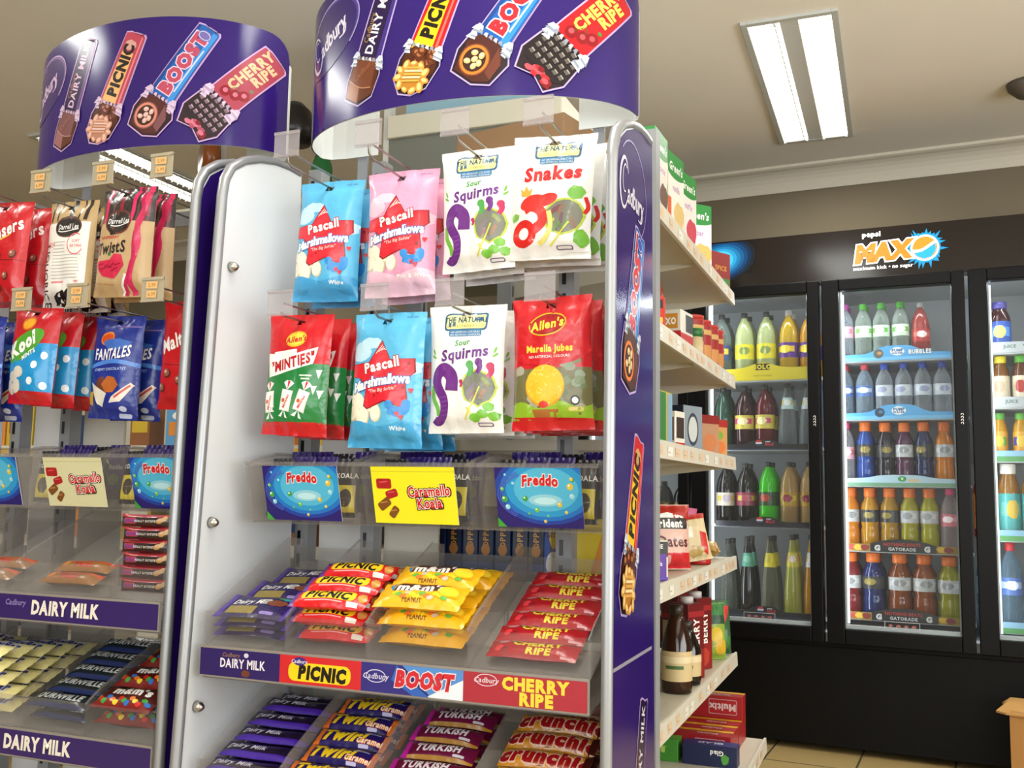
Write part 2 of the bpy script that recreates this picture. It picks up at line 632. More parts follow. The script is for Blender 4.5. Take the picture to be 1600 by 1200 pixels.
def art_squirms():
    a = Art()
    natural_logo(a, 2, 84)
    a.text('Sour', -2, 46, 10, FO('#3f9b3a'), .03, shear=.2, rot=.1)
    a.text('Squirms', 2, 27, 19, FO('#6a2c86'), .035, shear=.15, rot=.09, sx=.98)
    for s_ in (-1, 1):
        for i in range(2):
            a.ell(s_ * 62, 22 + i * 9, 6, 2, LGRN, .6 * s_ * (i + 1))
    sweets_window(a, 32, -36, 34, 32, ['#8b6d74', '#8f9c62', '#a27a5e', '#84747e'], 4)
    worm = [(-40, 0), (-52, -8), (-56, -24), (-48, -40), (-38, -54), (-36, -72), (-42, -88), (-54, -96), (-60, -90)]
    a.line([(-62, -30), (-64, -52), (-52, -70), (-50, -84)], 9, LGRN)
    a.line([(-22, -40), (-20, -16), (-32, -4)] + worm, lambda t: 27 * (1 - .5 * t), FO('#6e2c84'))
    for i in range(5):
        a.line([(-50 + i * 1.5, -52 - i * 8), (-30, -50 - i * 8)], 1.2, FO('#8f52a6'))
    for x, y, c in ((14, 6, '#4aa046'), (32, 10, '#6e2c84'), (54, 2, '#b52458'), (-2, -24, '#b52458')):
        k = .5 if x < 0 else 1
        a.line([(x, y), (x + 4 * k, y - 10 * k), (x - 2 * k, y - 20 * k)], lambda t: 13 * k * (1 - .4 * t), FO(c))
        a.ell(x, y, 7.5 * k, 7 * k, FO(c))
    a.line([(6, -92), (36, -34)], 3, FO('#d8d43a')).line([(10, -70), (30, -96)], 3, FO('#d8d43a'))
    for i, (x, y) in enumerate(((52, -70), (40, -82), (62, -86), (26, -88))):
        a.blob(x, y, 13, 9, LGRN, i)
    a.rrect(28, -104, 58, -97, 3, FO('#6d5a86')).rrect(30, -102.5, 56, -98.5, 2, FW)
    return a


def art_snakes():
    a = Art()
    natural_logo(a, 10, 84)
    a.text('Snakes', 4, 40, 24, FO('#cf1f26'), .045, shear=.12, rot=.03, sx=.98)
    a.poly([(-52, -2), (-56, 14), (-48, 8), (-44, 18), (-38, 8), (-32, 14), (-34, -2)], FO('#e2a23a'))
    sweets_window(a, 30, -42, 36, 34, ['#7d4a52', '#6c8a4c', '#8c6a5c', '#6f5a60'], 8)
    rc = FO('#d9261f')
    a.line(curl(-44, -70, 18, 18, -30, 330), 14, rc)
    a.line([(-26, -66), (-6, -52), (-10, -30), (-30, -20), (-44, -28)], 18, rc)
    a.ell(-30, -14, 24, 14, rc, .3).ell(-4, -10, 22, 11, rc, .3)
    a.line([(2, -30), (10, -58), (0, -80), (-14, -90)], 9, FO('#e8dc7a'))
    a.blob(-66, -38, 12, 8, LGRN, 2).blob(50, 2, 18, 14, LGRN, 3).blob(62, -80, 14, 18, LGRN, 5).line([(66, -6), (72, -24), (66, -36)], 6, rc)
    a.line([(8, -94), (42, -52)], 3, FO('#d8d43a'))
    a.rrect(18, -100, 48, -93, 3, FO('#6d5a86')).rrect(20, -98.5, 46, -94.5, 2, FW)
    a.line([(-74, -112), (74, -104)], 4, FO('#dcd8d2'))
    return a


def allens(a, x, y, k=1.0, rot=.1):
    a.ell(x, y, 30 * k, 16 * k, FO('#e5b31e'), rot).ell(x, y, 28 * k, 14 * k, FO('#8a1016'), rot).ell(x, y, 26.5 * k, 12.6 * k, FO('#b3121b'), rot)
    a.text("Allen's", x, y, 12 * k, FO('#f4d84a'), .04, shear=.15, rot=rot)


def art_minties():
    a = Art()
    a.poly([(-75, 20)] + [(75, 20), (75, -96), (-75, -96)], GRN)
    a.poly([(-75, 22), (75, 26), (75, 115), (-75, 115)], RED)
    a.poly([(-75, -92), (75, -88), (75, -115), (-75, -115)], RED)
    a.rrect(-50, 18, 8, 44, 2, FW, .12)
    a.poly([(-68, 38), (-60, -8), (-40, -4), (46, 20), (54, 52), (30, 46), (-10, 34)], FW)
    a.text('"MINTIES"', -4, 22, 19, FO('#b3141c'), .045, rot=.24, shear=.1, sx=.8)
    a.ell(0, 66, 25, 15, FO('#e5b31e'), .15).ell(0, 66, 21, 11.5, FO('#f0cf45'), .15)
    a.text("Allen's", 0, 66, 11, FO('#c21a1e'), .04, rot=.15, shear=.15)
    for i, (x, y, t) in enumerate(((-52, -52, .1), (-8, -48, -.15), (28, -48, -.3))):
        a.rect(x - 13, y - 22, x + 13, y + 18, FO('#d8d8d4'), t).rect(x - 11, y - 20, x + 10, y + 17, FW, t)
        a.poly(rotp([(x - 12, y + 30), (x, y + 18), (x + 12, y + 32), (x + 4, y + 36), (x - 6, y + 35)], t, (x, y)), FW)
        a.poly(rotp([(x - 3, y + 35), (x, y + 18), (x + 3, y + 35)], t, (x, y)), RED)
        a.poly(rotp([(x - 12, y - 34), (x, y - 20), (x + 12, y - 34)], t, (x, y)), FW)
        a.poly(rotp([(x - 4, y - 34), (x, y - 20), (x + 5, y - 34)], t, (x, y)), GRN)
        a.text('Minties', x, y - 4, 6, RED, .03, rot=t + 1.3).ell(x - 6, y - 2, 4, 4, FO('#d8621e'))
    a.rect(18, -4, 46, -1, FO('#cfe6cf')).rect(22, -10, 42, -7, FO('#cfe6cf'))
    for x, y in ((52, -30), (64, -38), (60, 0)):
        a.poly([(x - 6, y + 8), (x + 6, y + 9), (x, y - 8)], FW)
    return a


def art_jubes():
    a = Art()
    a.poly([(-75, -10)] + wavy(-75, 75, 4, -10, 1)[0:0] + [(75, -10), (75, -92), (-75, -92)], FO('#6f6a44'))
    rn = random.Random(3)
    for i in range(26):
        x, y = rn.uniform(-70, 70), rn.uniform(-80, 4)
        a.blob(x, y, 11, 9, FO(rn.choice(['#8b9a86', '#7d8a6a', '#96836a', '#a5a08c', '#6d7a58']), .55), i)
    a.poly([(-75, 115), (75, 115), (75, 18)] + [(75 * math.cos(t), 20 - 26 * math.sin(t)) for t in [PI * i / 14 for i in range(15)]] + [(-75, 18)], RED)
    allens(a, -4, 66, 1.25, .12)
    a.text('Marella Jubes', 0, 24, 11.5, FO('#f3d23c'), .045, sx=.9).text('NO ARTIFICIAL COLOURS', 0, 10, 4.5, FW, .01)
    a.poly(wavy(-75, 75, -72, 6, 4) + [(75, -98), (-75, -98)], FO('#8fb52a'))
    a.ell(-8, -40, 38, 36, FO('#d79a14', .6)).ell(-8, -38, 36, 34, FO('#efb81f', .6))
    for i in range(40):
        t, r = rn.uniform(0, 6.28), 33 * rn.random() ** .5
        a.ell(-8 + r * math.cos(t), -38 + r * math.sin(t), 1.3, 1.3, FO('#f8dc74', .5), n=6)
    a.poly([(-34, -80), (18, -80), (10, -98), (-26, -98)], FO('#a4662c')).ell(-10, -72, 9, 6, FO('#d3341f'))
    a.poly([(-75, -92), (75, -96), (75, -115), (-75, -115)], RED)
    a.ell(48, -66, 8, 8, BLACK).ell(48, -66, 5.5, 5.5, FW).rrect(36, -84, 62, -77, 3, FO('#d6c36a'))
    return a


def art_twists():
    a = Art()
    a.rect(-75, 40, 75, 115, FO('#2b2222'))
    for i, (x, wd) in enumerate(((-52, 12), (-30, 7), (-8, 10), (6, 6), (28, 9), (40, 6), (62, 8))):
        a.line([(x, 40), (x + 3, 78), (x + 5, 115)], wd, FO(('#d8245e', '#55403c', '#8c2030', '#403434')[i % 4]))
    a.line([(34, -112), (30, -70), (52, -10), (44, 30), (60, 80), (64, 115)], 13, FO('#d2285c'))
    a.line([(10, -112), (26, -78), (42, -40), (38, 10), (58, 52), (44, 115)], 9, FO('#c21f50'))
    a.line([(2, -112), (22, -70)], 6, FW).line([(14, -112), (27, -74)], 5, FO('#d2285c'))
    a.ell(-8, 40, 38, 26, FO('#6b2f27')).ell(-8, 40, 34, 22, FO('#241a1a')).poly([(-40, 36), (-10, 14), (-26, 12)], FO('#241a1a'))
    a.text('Darrell Lea', -6, 42, 11, FW, .02, shear=.15, sx=.8).line([(-30, 34), (-16, 30), (24, 36)], 2, FW)
    a.text('RASPBERRY', -28, 8, 6, FO('#c22a32'), .02, sx=1.1)
    a.text('TwistS', -24, -14, 24, FO('#2a2020'), .03, shear=.1, rot=.05, sx=.8)
    a.poly([(-72, -44), (-20, -40), (-10, -28), (10, -30), (18, -52), (-8, -80), (-40, -74)], FO('#cf2a4c'))
    for i in range(7):
        a.line([(-66 + i * 10, -52 - (i % 3) * 6), (-38 + i * 8, -48 - (i % 2) * 9)], 2.2, FO('#96162f'))
    a.ell(-24, -28, 4, 4, GRN).line([(-64, -88), (-10, -92)], 3, FO('#b48a58'))
    return a


def art_licorice():
    a = Art()
    a.rect(-75, -115, 66, 66, FO('#ece8e0'))
    for i, x in enumerate((-56, -34, 10, 34, 52)):
        a.line([(x, 70), (x + 4, 115)], (6, 4, 12, 5, 9)[i], FO('#2b2422'))
    a.ell(6, 56, 42, 24, FO('#5d3a30')).ell(6, 55, 39, 20, FO('#221a19'))
    a.text('Darrell Lea', 8, 56, 11, FW, .02, shear=.15, sx=.8).line([(-24, 48), (-10, 44), (40, 50)], 2, FW)
    a.text('FRESH', -50, 18, 11, FO('#df4a58'), .02, sx=.85)
    a.text('LIQUORICE', -58, -46, 19, FO('#1c1818'), .02, rot=-PI / 2, sx=.9)
    for i in range(12):
        a.rect(-36, 22 - i * 7, (6 if i < 4 else 52) - (i * 7) % 9, 24 - i * 7, FO('#b8b2ac'))
    a.oval(34, 18, 22, 22, 2.5, FO('#df6a74'), a0=60, a1=330).text('SOFT', 36, 24, 6, FO('#df6a74'), .02).text('EATING', 36, 14, 6, FO('#df6a74'), .02)
    a.rect(-36, -64, 50, -60, FO('#e08a90'))
    a.poly([(-36, -108), (-30, -90), (0, -78), (6, -84), (16, -76), (36, -78), (36, -104), (0, -114)], FO('#1b1716'))
    a.blob(20, -62, 20, 8, FW, 1)
    return a


def art_malt():
    a = Art()
    a.text('Maltesers', 0, 40, 30, FW, .03, rot=.38, shear=.15, sx=.72)
    a.line([(10, 24), (34, 36)], 4, FO('#e0b24a'))
    for i, (x, y) in enumerate(((-40, -40), (-6, -54), (36, -60), (6, -14), (50, -10), (-56, -70), (14, -86))):
        a.ell(x, y, 10, 10, FO('#5c2018')).ell(x - 2, y + 2, 8, 8, FO('#93594a')).ell(x - 4, y + 4, 3, 3, FO('#d8b4a4'))
    a.line([(-74, -20), (74, -24)], 1.5, DRED)
    return a


def art_kool():
    a = Art()
    a.poly([(-75, 24), (75, 30), (75, -84), (-75, -84)], FO('#1c8cc8'))
    a.ell(-14, 22, 66, 28, FO('#4f9a2c'), .55).text('Kool', -22, 24, 30, FW, .06, rot=.5, shear=.2, sx=.9).text('MINTS', 4, 2, 11, FW, .03, rot=.5)
    a.ell(-10, 74, 22, 15, FO('#d06a1a'), .4).ell(-10, 74, 18, 11, FO('#e8a020'), .4)
    for x, y in ((30, -22), (22, -60), (58, -70), (54, 0)):
        a.ell(x, y, 9, 9, FO('#dfe6ea'))
    for i, (x, y) in enumerate(((-40, -52), (-28, -74), (-52, -78), (-22, -40))):
        a.ell(x, y, 18, 13, FO('#cfc8bc'), i)
    return a


def art_fantales():
    a = Art()
    a.ell(-20, 62, 22, 15, FO('#e08020'), .25).ell(-20, 62, 18, 11, FO('#d0501a'), .25)
    a.line([(-75, -6), (-20, 10), (30, 12), (75, 4)], 9, FO('#4f86d8')).blob(10, 50, 50, 14, FO('#3f6cc0'), 2)
    a.text('FANTALES', 0, 28, 24, FW, .03, rot=.1, shear=.12, sx=.62, arc=.12)
    a.text('CHEWY CHOCOLATEY', 0, -6, 6, FO('#bcd0f2'), .01, rot=.06).rect(6, 88, 70, 91, FO('#7f6aa8'))
    a.blob(-20, -44, 18, 24, FO('#6a3a2a'), 2).blob(8, -40, 26, 22, FO('#b4622a'), 3, 6).poly([(-56, -36), (-30, -84), (-14, -90), (0, -60)], FO('#e3dfcf'))
    a.poly([(16, -66), (62, -34), (70, -40), (40, -76), (10, -80)], FO('#e6d8c8')).line([(24, -68), (62, -40)], 5, FO('#c8402a')).poly([(-66, -60), (-44, -56), (-46, -88), (-64, -84)], FO('#d8b42a'))
    a.ell(44, -92, 9, 6, FO('#c9d2e8')).rrect(26, -112, 60, -102, 4, FO('#b9c2da'))
    return a


# ---------------------------------------------------------------- bars (artwork 140 x 40 mm unless noted)
def art_block():                                     # 160 x 75
    a = Art()
    a.rect(-80, -38, -66, 38, FO('#4c25a0')).rect(70, -38, 80, 38, FO('#4c25a0'))
    a.rect(-58, -30, 6, -8, FO('#8d7a3a')).text('Dairy Milk', -16, 8, 15, FW, .02, shear=.2, rot=.05, sx=.85).line([(-2, 16), (18, 20), (24, 14)], 2, FW)
    a.blob(38, 8, 26, 12, FO('#7a3f26'), 3).ell(52, 26, 9, 6, FO('#2f9aa8')).ell(38, 28, 7, 5, FO('#4f8a4a')).rrect(20, -30, 50, -22, 3, FO('#8b78b8'))
    return a


def art_picnic():
    a = Art()
    a.rrect(-50, -10, 50, 13, 8, FO('#f6c81c')).text('PICNIC', 0, 1, 17, FO('#15100e'), .05, shear=.15, rot=-.02, sx=.95)
    a.rect(-40, -14, 30, -12, FO('#e9a8a8')).rect(38, -18, 58, -11, FO('#e9e2da')).blob(60, 4, 8, 12, FO('#d79a4c'), 3).rect(-70, -20, -60, 20, FO('#5a2b8a'))
    return a


def art_mms():                                       # 150 x 60
    a = Art()
    a.poly([(-46, -4), (44, 2), (46, 26), (-40, 22)], FO('#4a2418')).text("m&m's", 0, 9, 19, FW, .05, shear=.05, sx=1.0, rot=.05)
    a.poly([(-46, 22), (-56, 10), (-46, -4)], FO('#2e86c8'))
    for i in range(12):
        a.ell(-40 + i * 8, -8 - (i % 3) * 4, 6, 4.5, FO(('#f2cf2a', '#5fae3e', '#e6762a', '#c9bfa4', '#f2cf2a')[i % 5]))
    a.ell(50, 2, 17, 16, FO('#e9b312')).ell(49, 4, 15, 14, FO('#f6d331')).text('PEANUT', -6, -22, 6, FO('#6a3a1a'), .02)
    return a


def art_cherry():
    a = Art()
    a.text('CHERRY', 6, 9, 13, FO('#e8d544'), .05, sx=1.0, tr=.04).text('RIPE', 10, -8, 13, FO('#e8d544'), .05, tr=.04)
    a.ell(-52, -6, 7, 7, FO('#e23a48')).ell(-42, -10, 6, 6, FO('#8f0d1c')).blob(-30, 12, 8, 3, FO('#6a9a3a'), 2).ell(-48, 12, 9, 5, FO('#d0909a')).rect(46, -18, 62, -15, FO('#d8a0a4'))
    return a


def art_slab():                                      # narrow purple bar
    a = Art()
    a.rect(-70, -20, 70, -9, FO('#45209a')).text('Dairy Milk', -26, 5, 12, FO('#dcd6e6'), .02, shear=.25, sx=.95).rect(-70, 16, 70, 20, FO('#45209a'))
    return a


def art_twirl():
    a = Art()
    o = FO('#e2701a')
    a.rect(-70, -20, -58, 20, o).rect(60, -20, 70, 20, o).text('Twirl', -14, 2, 24, FO('#f0c81e'), .07, shear=.35, sx=.95)
    a.text('Caramel', 38, -7, 11, FO('#f6e4cc'), .03, shear=.1, sx=.8, out=(o, .06)).rect(22, 9, 54, 11, FO('#8f9ad0'))
    a.rrect(20, -19, 40, -15, 1.5, FO('#cfc6e6'))
    return a


def art_turkish():
    a = Art()
    a.rect(-70, -20, -58, 20, FO('#c21f9c')).text('TURKISH', -2, 3, 16, FO('#efe6ea'), .05, shear=.2, sx=.85, rot=.04).text("FRY'S", -34, 15, 5, FO('#efe6ea'), .01)
    a.rect(-58, -20, 70, -15, FO('#b07c2a')).rrect(30, -13, 52, -8, 2, FO('#d8cfd6'))
    return a


def art_crunchie():
    a = Art()
    a.text('crunchie', 2, 0, 26, FO('#9c1018'), .07, shear=.1, rot=-.02, sx=.92, out=(FO('#e9bca0'), .05)).rect(60, -20, 70, 20, FO('#43130e'))
    return a


def art_milky():
    a = Art()
    a.rrect(-54, -13, 50, 13, 4, FO('#cfcbc4')).text('MilkyBar', 0, 0, 19, FO('#1b2a86'), .05, shear=.15, sx=.9).rect(-70, 16, 70, 20, FO('#f0e7b0'))
    return a


def art_bourn():
    a = Art()
    a.rect(-70, -20, 70, -14, FO('#1a2a5c')).text('BOURNVILLE', -8, 3, 15, FO('#c6c8c8'), .04, shear=.15, sx=.85).rect(-70, -12, -62, 20, FO('#12402e'))
    return a


def art_mbrown():                                    # 140 x 60
    a = Art()
    a.text("m&m's", 8, 12, 20, FW, .05).rect(-70, -30, 70, -14, FO('#7a1d1a'))
    for i in range(14):
        a.ell(-58 + i * 9, -10 - (i % 3) * 5, 6, 5, FO(('#e6c92a', '#c8241f', '#3f9a3e', '#2f6fc0', '#e6762a')[i % 5]))
    return a


def art_nut():                                       # 140 x 30 flow-wrapped bar seen from its edge
    a = Art()
    a.rect(-70, 9, 70, 15, FO('#a8303a')).rect(-70, -15, 70, -12, FO('#8a2a30'))
    a.rrect(-58, -7, -20, 7, 2, FO('#b03a40')).text('SNICKERS', -39, 0, 8, FO('#3b3f9a'), .03, shear=.1, sx=.8).text('REALLY SATISFIES', 10, 0, 5.5, FO('#d8d2ca'), .02)
    a.ell(50, 1, 9, 6, FO('#b98a4a'), .5).ell(60, 6, 7, 5, FO('#c79a5a'), .9)
    return a


def art_gold():
    a = Art()
    a.rect(-70, 4, 70, 20, FO('#d0562a')).text('Twix', 0, -6, 14, FO('#c21f1f'), .05, shear=.15).ell(-52, 0, 12, 10, FO('#e8902a'))
    return a


PROTO = {}


def proto(key, make):
    if key not in PROTO:
        PROTO[key] = make()
        PROTO[key]['first'] = 1
    return PROTO[key]


def place(key, make, loc, rot, label, cat, group=None, name=None):
    o = proto(key, make)
    if 'first' in o:
        del o['first']
    else:
        o = dup(o)
    o.location, o.rotation_euler = loc, rot
    tag(o, label, cat)
    if group:
        o['group'] = group
    return o


def bag(key, w, h, T, base, art, nom, seed, **k):
    return lambda: packet('sweet_bag', w, h, T, base, art(), nom, seed, hole=True, **k)


BAGS = {
    'blue': bag('blue', .150, .246, .050, SKY, lambda: art_marsh(SKY, 'White'), (150, 246), 1, sag=.35),
    'pink': bag('pink', .153, .246, .050, PINK, lambda: art_marsh(PINK, 'Pink & White'), (150, 246), 2, sag=.35),
    'squirm': bag('squirm', .148, .228, .040, FW, art_squirms, (150, 230), 3),
    'snake': bag('snake', .156, .224, .040, FW, art_snakes, (150, 230), 4),
    'mint': bag('mint', .146, .232, .040, RED, art_minties, (150, 230), 5),
    'jube': bag('jube', .146, .228, .040, RED, art_jubes, (150, 230), 6),
    'twist': bag('twist', .150, .232, .042, FO('#c4a478', .45), art_twists, (150, 230), 7),
    'lico': bag('lico', .136, .236, .042, FO('#b89a68', .45), art_licorice, (150, 230), 8),
    'malt': bag('malt', .150, .225, .042, FO('#c01420'), art_malt, (150, 230), 9),
    'kool': bag('kool', .128, .208, .042, FO('#b81522'), art_kool, (150, 230), 10),
    'fant': bag('fant', .136, .222, .042, FO('#1c2f8c'), art_fantales, (150, 230), 11),
}


def bar(name, w, h, T, base, art, nom, seed, **k):
    return lambda: packet(name, w, h, T, base, art(), nom, seed, 'u', nx=16, ny=8, **k)


BARS = {
    'block': bar('chocolate_block', .152, .078, .014, FO('#24124f'), art_block, (160, 76), 1, wr=.3),
    'picnic': bar('chocolate_bar', .146, .044, .026, FO('#d4161c'), art_picnic, (140, 40), 2, wr=1),
    'mms': bar('candy_packet', .158, .066, .030, FO('#f0b414'), art_mms, (150, 60), 3, wr=1.5),
    'cherry': bar('chocolate_bar', .152, .042, .020, FO('#a9101d'), art_cherry, (140, 40), 4, wr=.6),
    'slab': bar('chocolate_bar', .156, .040, .016, FO('#1d1030'), art_slab, (140, 40), 5, wr=.3),
    'twirl': bar('chocolate_bar', .144, .042, .022, FO('#23145c'), art_twirl, (140, 40), 6, wr=.7),
    'turkish': bar('chocolate_bar', .135, .042, .020, FO('#6a1039'), art_turkish, (140, 40), 7, wr=.7),
    'crunchie': bar('chocolate_bar', .158, .044, .024, FO('#cf8c1e', .22), art_crunchie, (140, 40), 8, wr=.7),
    'milky': bar('chocolate_bar', .150, .046, .024, FO('#e3d896'), art_milky, (140, 40), 9, wr=.7),
    'bourn': bar('chocolate_bar', .143, .044, .020, FO('#1b2428'), art_bourn, (140, 40), 10, wr=.7),
    'mbrown': bar('candy_packet', .142, .062, .028, FO('#4a1512'), art_mbrown, (140, 60), 11, wr=1.2),
    'nut': bar('chocolate_bar', .112, .026, .022, FO('#2c1a1c'), art_nut, (140, 30), 12, wr=.4),
    'gold': bar('chocolate_bar', .140, .036, .022, FO('#9a6a3a'), art_gold, (140, 40), 13, wr=.6),
}

# ---------------------------------------------------------------- the room
ZC = 2.553
WOFF = .63
X0, X1, YF = -5.2, 3.4, -3.2
wallm = M('#7d715c', .85, 'wall')
ceilm = M('#f7f1e6', .9, 'wall')


def wxy(t, off):
    p = wpt(t, off, 0)
    return p.x, p.y


TL, TR = -4.8, 4.1
bl, br = wxy(TL, WOFF), wxy(TR, WOFF)
fl = [(X0, YF), (X1, YF), (X1, br[1] + .05), (br[0], br[1]), (bl[0], bl[1]), (X0, bl[1])]
struct(MB().prism([(X0, YF), (X1, YF), (X1, 5.6), (X0, 5.6)], 2, -.05, 0, M('#b39a68', .4, 'tile')).build('floor'))
struct(MB().prism([(X0, YF), (X1, YF), (X1, 5.6), (X0, 5.6)], 2, ZC, ZC + .05, ceilm).build('ceiling'))
a, b = wxy(TL, WOFF), wxy(TR, WOFF)
c, d = wxy(TR, WOFF + .1), wxy(TL, WOFF + .1)
struct(MB().prism([a, b, c, d], 2, 0, ZC, wallm).build('wall_back'))
struct(MB().box(X0 - .1, YF, 0, X0, 5.6, ZC, wallm).build('wall_left'))
struct(MB().box(X1, YF, 0, X1 + .1, 5.6, ZC, wallm).build('wall_right'))
fw_ = MB().box(X0, YF - .1, 0, -3.0, YF, ZC, wallm).box(2.6, YF - .1, 0, X1, YF, ZC, wallm).box(-3.0, YF - .1, 0, 2.6, YF, .35, wallm).box(-3.0, YF - .1, 2.45, 2.6, YF, ZC, wallm)
struct(fw_.build('wall_front'))
wf = struct(MB().box(-3.0, YF - .08, .35, -2.94, YF - .02, 2.45, M('#9a9a9a', .4)).box(2.54, YF - .08, .35, 2.6, YF - .02, 2.45, M('#9a9a9a', .4)).box(-.23, YF - .08, .35, -.17, YF - .02, 2.45, M('#9a9a9a', .4)).box(-2.94, YF - .08, .35, 2.54, YF - .02, .41, M('#9a9a9a', .4)).box(-2.94, YF - .08, 2.39, 2.54, YF - .02, 2.45, M('#9a9a9a', .4)).build('window_1'))
MB().box(-2.94, YF - .055, .41, 2.54, YF - .049, 2.39, M('#ffffff', .02, 'glass')).build('pane', wf)
# coved cornice along the refrigerator wall and the left wall
cov = [(0, 0), (0, -.105), (-.012, -.105)] + [(-.012 - .083 * (1 - math.cos(R(t))) - .0, -.1 + .083 * math.sin(R(t))) for t in range(0, 91, 15)] + [(-.107, -.012), (-.107, 0)]
mb = MB()
n = len(cov)
vs = [wpt(t, WOFF + u, ZC + v) for t in (TL, TR) for u, v in cov]
mb.add(vs, [(i, (i + 1) % n, n + (i + 1) % n, n + i) for i in range(n)] + [list(range(n)), list(range(n, 2 * n))], M('#d8cfbd', .6))
struct(mb.build('trim_1'))


# fluorescent troffers recessed in the ceiling
def troffer():
    t = empty('ceiling_light')
    fr, wh = M('#c4c6c2', .35), M('#d9dad6', .3)
    L, W = 1.195, .31
    mb = MB()
    mb.box(-W / 2, -L / 2, -.012, -W / 2 + .022, L / 2, .0, fr).box(W / 2 - .022, -L / 2, -.012, W / 2, L / 2, 0, fr)
    mb.box(-W / 2 + .022, -L / 2, -.012, W / 2 - .022, -L / 2 + .025, 0, fr).box(-W / 2 + .022, L / 2 - .025, -.012, W / 2 - .022, L / 2, 0, fr)
    mb.build('frame', t, bevel=.002)
    MB().box(-.030, -L / 2 + .025, -.010, .030, L / 2 - .025, .0, wh).build('centre_plate', t, bevel=.002)
    for sx in (-1, 1):
        c = sx * .0815
        dif = MB().box(c - .0505, -L / 2 + .03, -.004, c + .0505, L / 2 - .03, -.001, M('#fffaf0', .5, 'emit', 4.0)).build('tube_panel', t)
        lv = MB()
        lv.strip([(-.0515, -.004), (-.046, -.012), (-.044, -.020)], (-L / 2 + .026, L / 2 - .026), .0015, M('#dfe2e0', .15), 1)
        k = 27
        for i in range(k):
            y = -L / 2 + .04 + i * (L - .08) / (k - 1)
            lv.prism([(c - .05, -.022), (c - .03, -.013), (c + .03, -.013), (c + .05, -.022), (c + .05, -.005), (c - .05, -.005)], 1, y - .0018, y + .0018, M('#e8ebe8', .2))
        o = lv
        for q in range(0, 12):
            x, y, z = o.v[q]
            o.v[q] = (x + c, y, z)
        lv.build('louvre', t)
    return t


tf = troffer()
tf.location = (-.297, 3.745, ZC)
tag(tf, 'long twin-tube ceiling light with louvres above the drink refrigerator', 'ceiling light', 'recessed ceiling lights')
for (x, y), lb in zip(TROFF[1:], ('twin-tube ceiling light glimpsed beneath the left purple header sign', 'twin-tube ceiling light overhead in front of the display stands', 'twin-tube ceiling light over the aisle by the left stand', 'twin-tube ceiling light over the open floor at right', 'twin-tube ceiling light near the left wall', 'twin-tube ceiling light beyond the right end of the refrigerator')):
    dup(tf, (x, y, ZC), (0, 0, 0), lb)
vent = MB().lathe([(.0, 0), (.075, 0), (.07, -.02), (.04, -.05), (0, -.055)], M('#5a534a', .5), caps=False).build('smoke_detector', None, at_z(1606, 130, ZC))
tag(vent, 'small dark round fitting on the ceiling at the right edge', 'ceiling fitting')

# ---------------------------------------------------------------- drink refrigerator
FR = empty('drink_refrigerator', P0, (0, 0, DW))
tag(FR, 'long black glass-door drink refrigerator with a lit sign along the top', 'refrigerator')
blk, blk2, inn = M('#070607', .4, 'dull'), M('#070606', .5, 'dull'), M('#b9bdc0', .5)
DP = .538
DOORS = [-.827, -.289, .249, .787]
mb = MB()
FL, FRR = -.84, 1.34
mb.box(FL, .04, .42, FL + .04, .60, 2.07, blk).box(FRR - .04, .04, .42, FRR, .60, 2.07, blk)
mb.box(FL, .575, .42, FRR, .60, 2.07, blk).box(FL, .04, 2.03, FRR, .60, 2.07, blk)
mb.box(FL, .02, .03, FRR, .60, .42, blk2)
mb.build('cabinet', FR)
MB().box(FL + .04, .55, .44, FRR - .04, .572, 1.86, inn).box(FL + .04, .06, 1.86, FRR - .04, .572, 1.875, inn).box(FL + .04, .05, .42, FRR - .04, .572, .455, inn).box(FL + .04, .05, .45, FL + .05, .57, 1.86, inn).box(FRR - .05, .05, .45, FRR - .04, .57, 1.86, inn).build('interior_lining', FR)
MB().box(FL + .01, .015, .025, FRR - .01, .03, .405, M('#060505', .5, 'dull')).build('kick_panel', FR, bevel=.003)
# header sign
hs = MB()
hs.box(FL, -.01, 1.86, FRR, .04, 2.068, M('#18110e', .12, 'coat'))
A = Art()


def glow(h, s): return M(h, .2, 'emit', s)


def hx(px, py):
    t, z = at_w(px, py, -.01)
    return (t - .25) * 1000, (z - 1.964) * 1000


x, y = hx(1126, 408)
for i in range(9):
    e = i / 8
    A.ell(x, y, 150 - 128 * e, 98 - 74 * e, glow('#%02x%02x%02x' % (int(12 + 110 * e ** 3), int(22 + 200 * e ** 1.3), int(30 + 225 * e ** .9)), .35 + .7 * e ** 2), .2)
x, y = hx(1445, 387)
rn = random.Random(2)
A.poly([(x + (56 + 36 * rn.random() * (i % 2)) * math.cos(2 * PI * i / 56), y + (58 + 34 * rn.random() * (i % 2)) * math.sin(2 * PI * i / 56)) for i in range(56)], glow('#0b7fb4', .8))
A.ell(x, y, 52, 52, glow('#ffffff', 1.0)).ell(x, y, 45, 45, glow('#ea7a20', .9))
A.poly([(x - 44, y - 6), (x - 14, y - 16), (x + 38, y + 20), (x + 40, y - 12), (x + 22, y - 38), (x - 4, y - 44), (x - 30, y - 32)], glow('#1f8fc4', .9))
A.line([(x - 44, y - 10), (x - 14, y - 12), (x + 20, y + 10), (x + 38, y + 22)], 10, glow('#ffffff', 1.0))
x, y = hx(1379, 393)
A.text('MAX', x, y, 66, glow('#e8701c', .9), .08, shear=.2, rot=.05, sx=.98, out=(glow('#ffffff', 1.1), .05), tr=-.03)
x, y = hx(1361, 366)
A.text('pepsi', x, y, 20, glow('#ffffff', 1.1), .04, sx=1.05)
x, y = hx(1379, 417)
A.text('maximum kick \u2022 no sugar', x, y, 14, glow('#ffffff', 1.1), .02, sx=1.0)
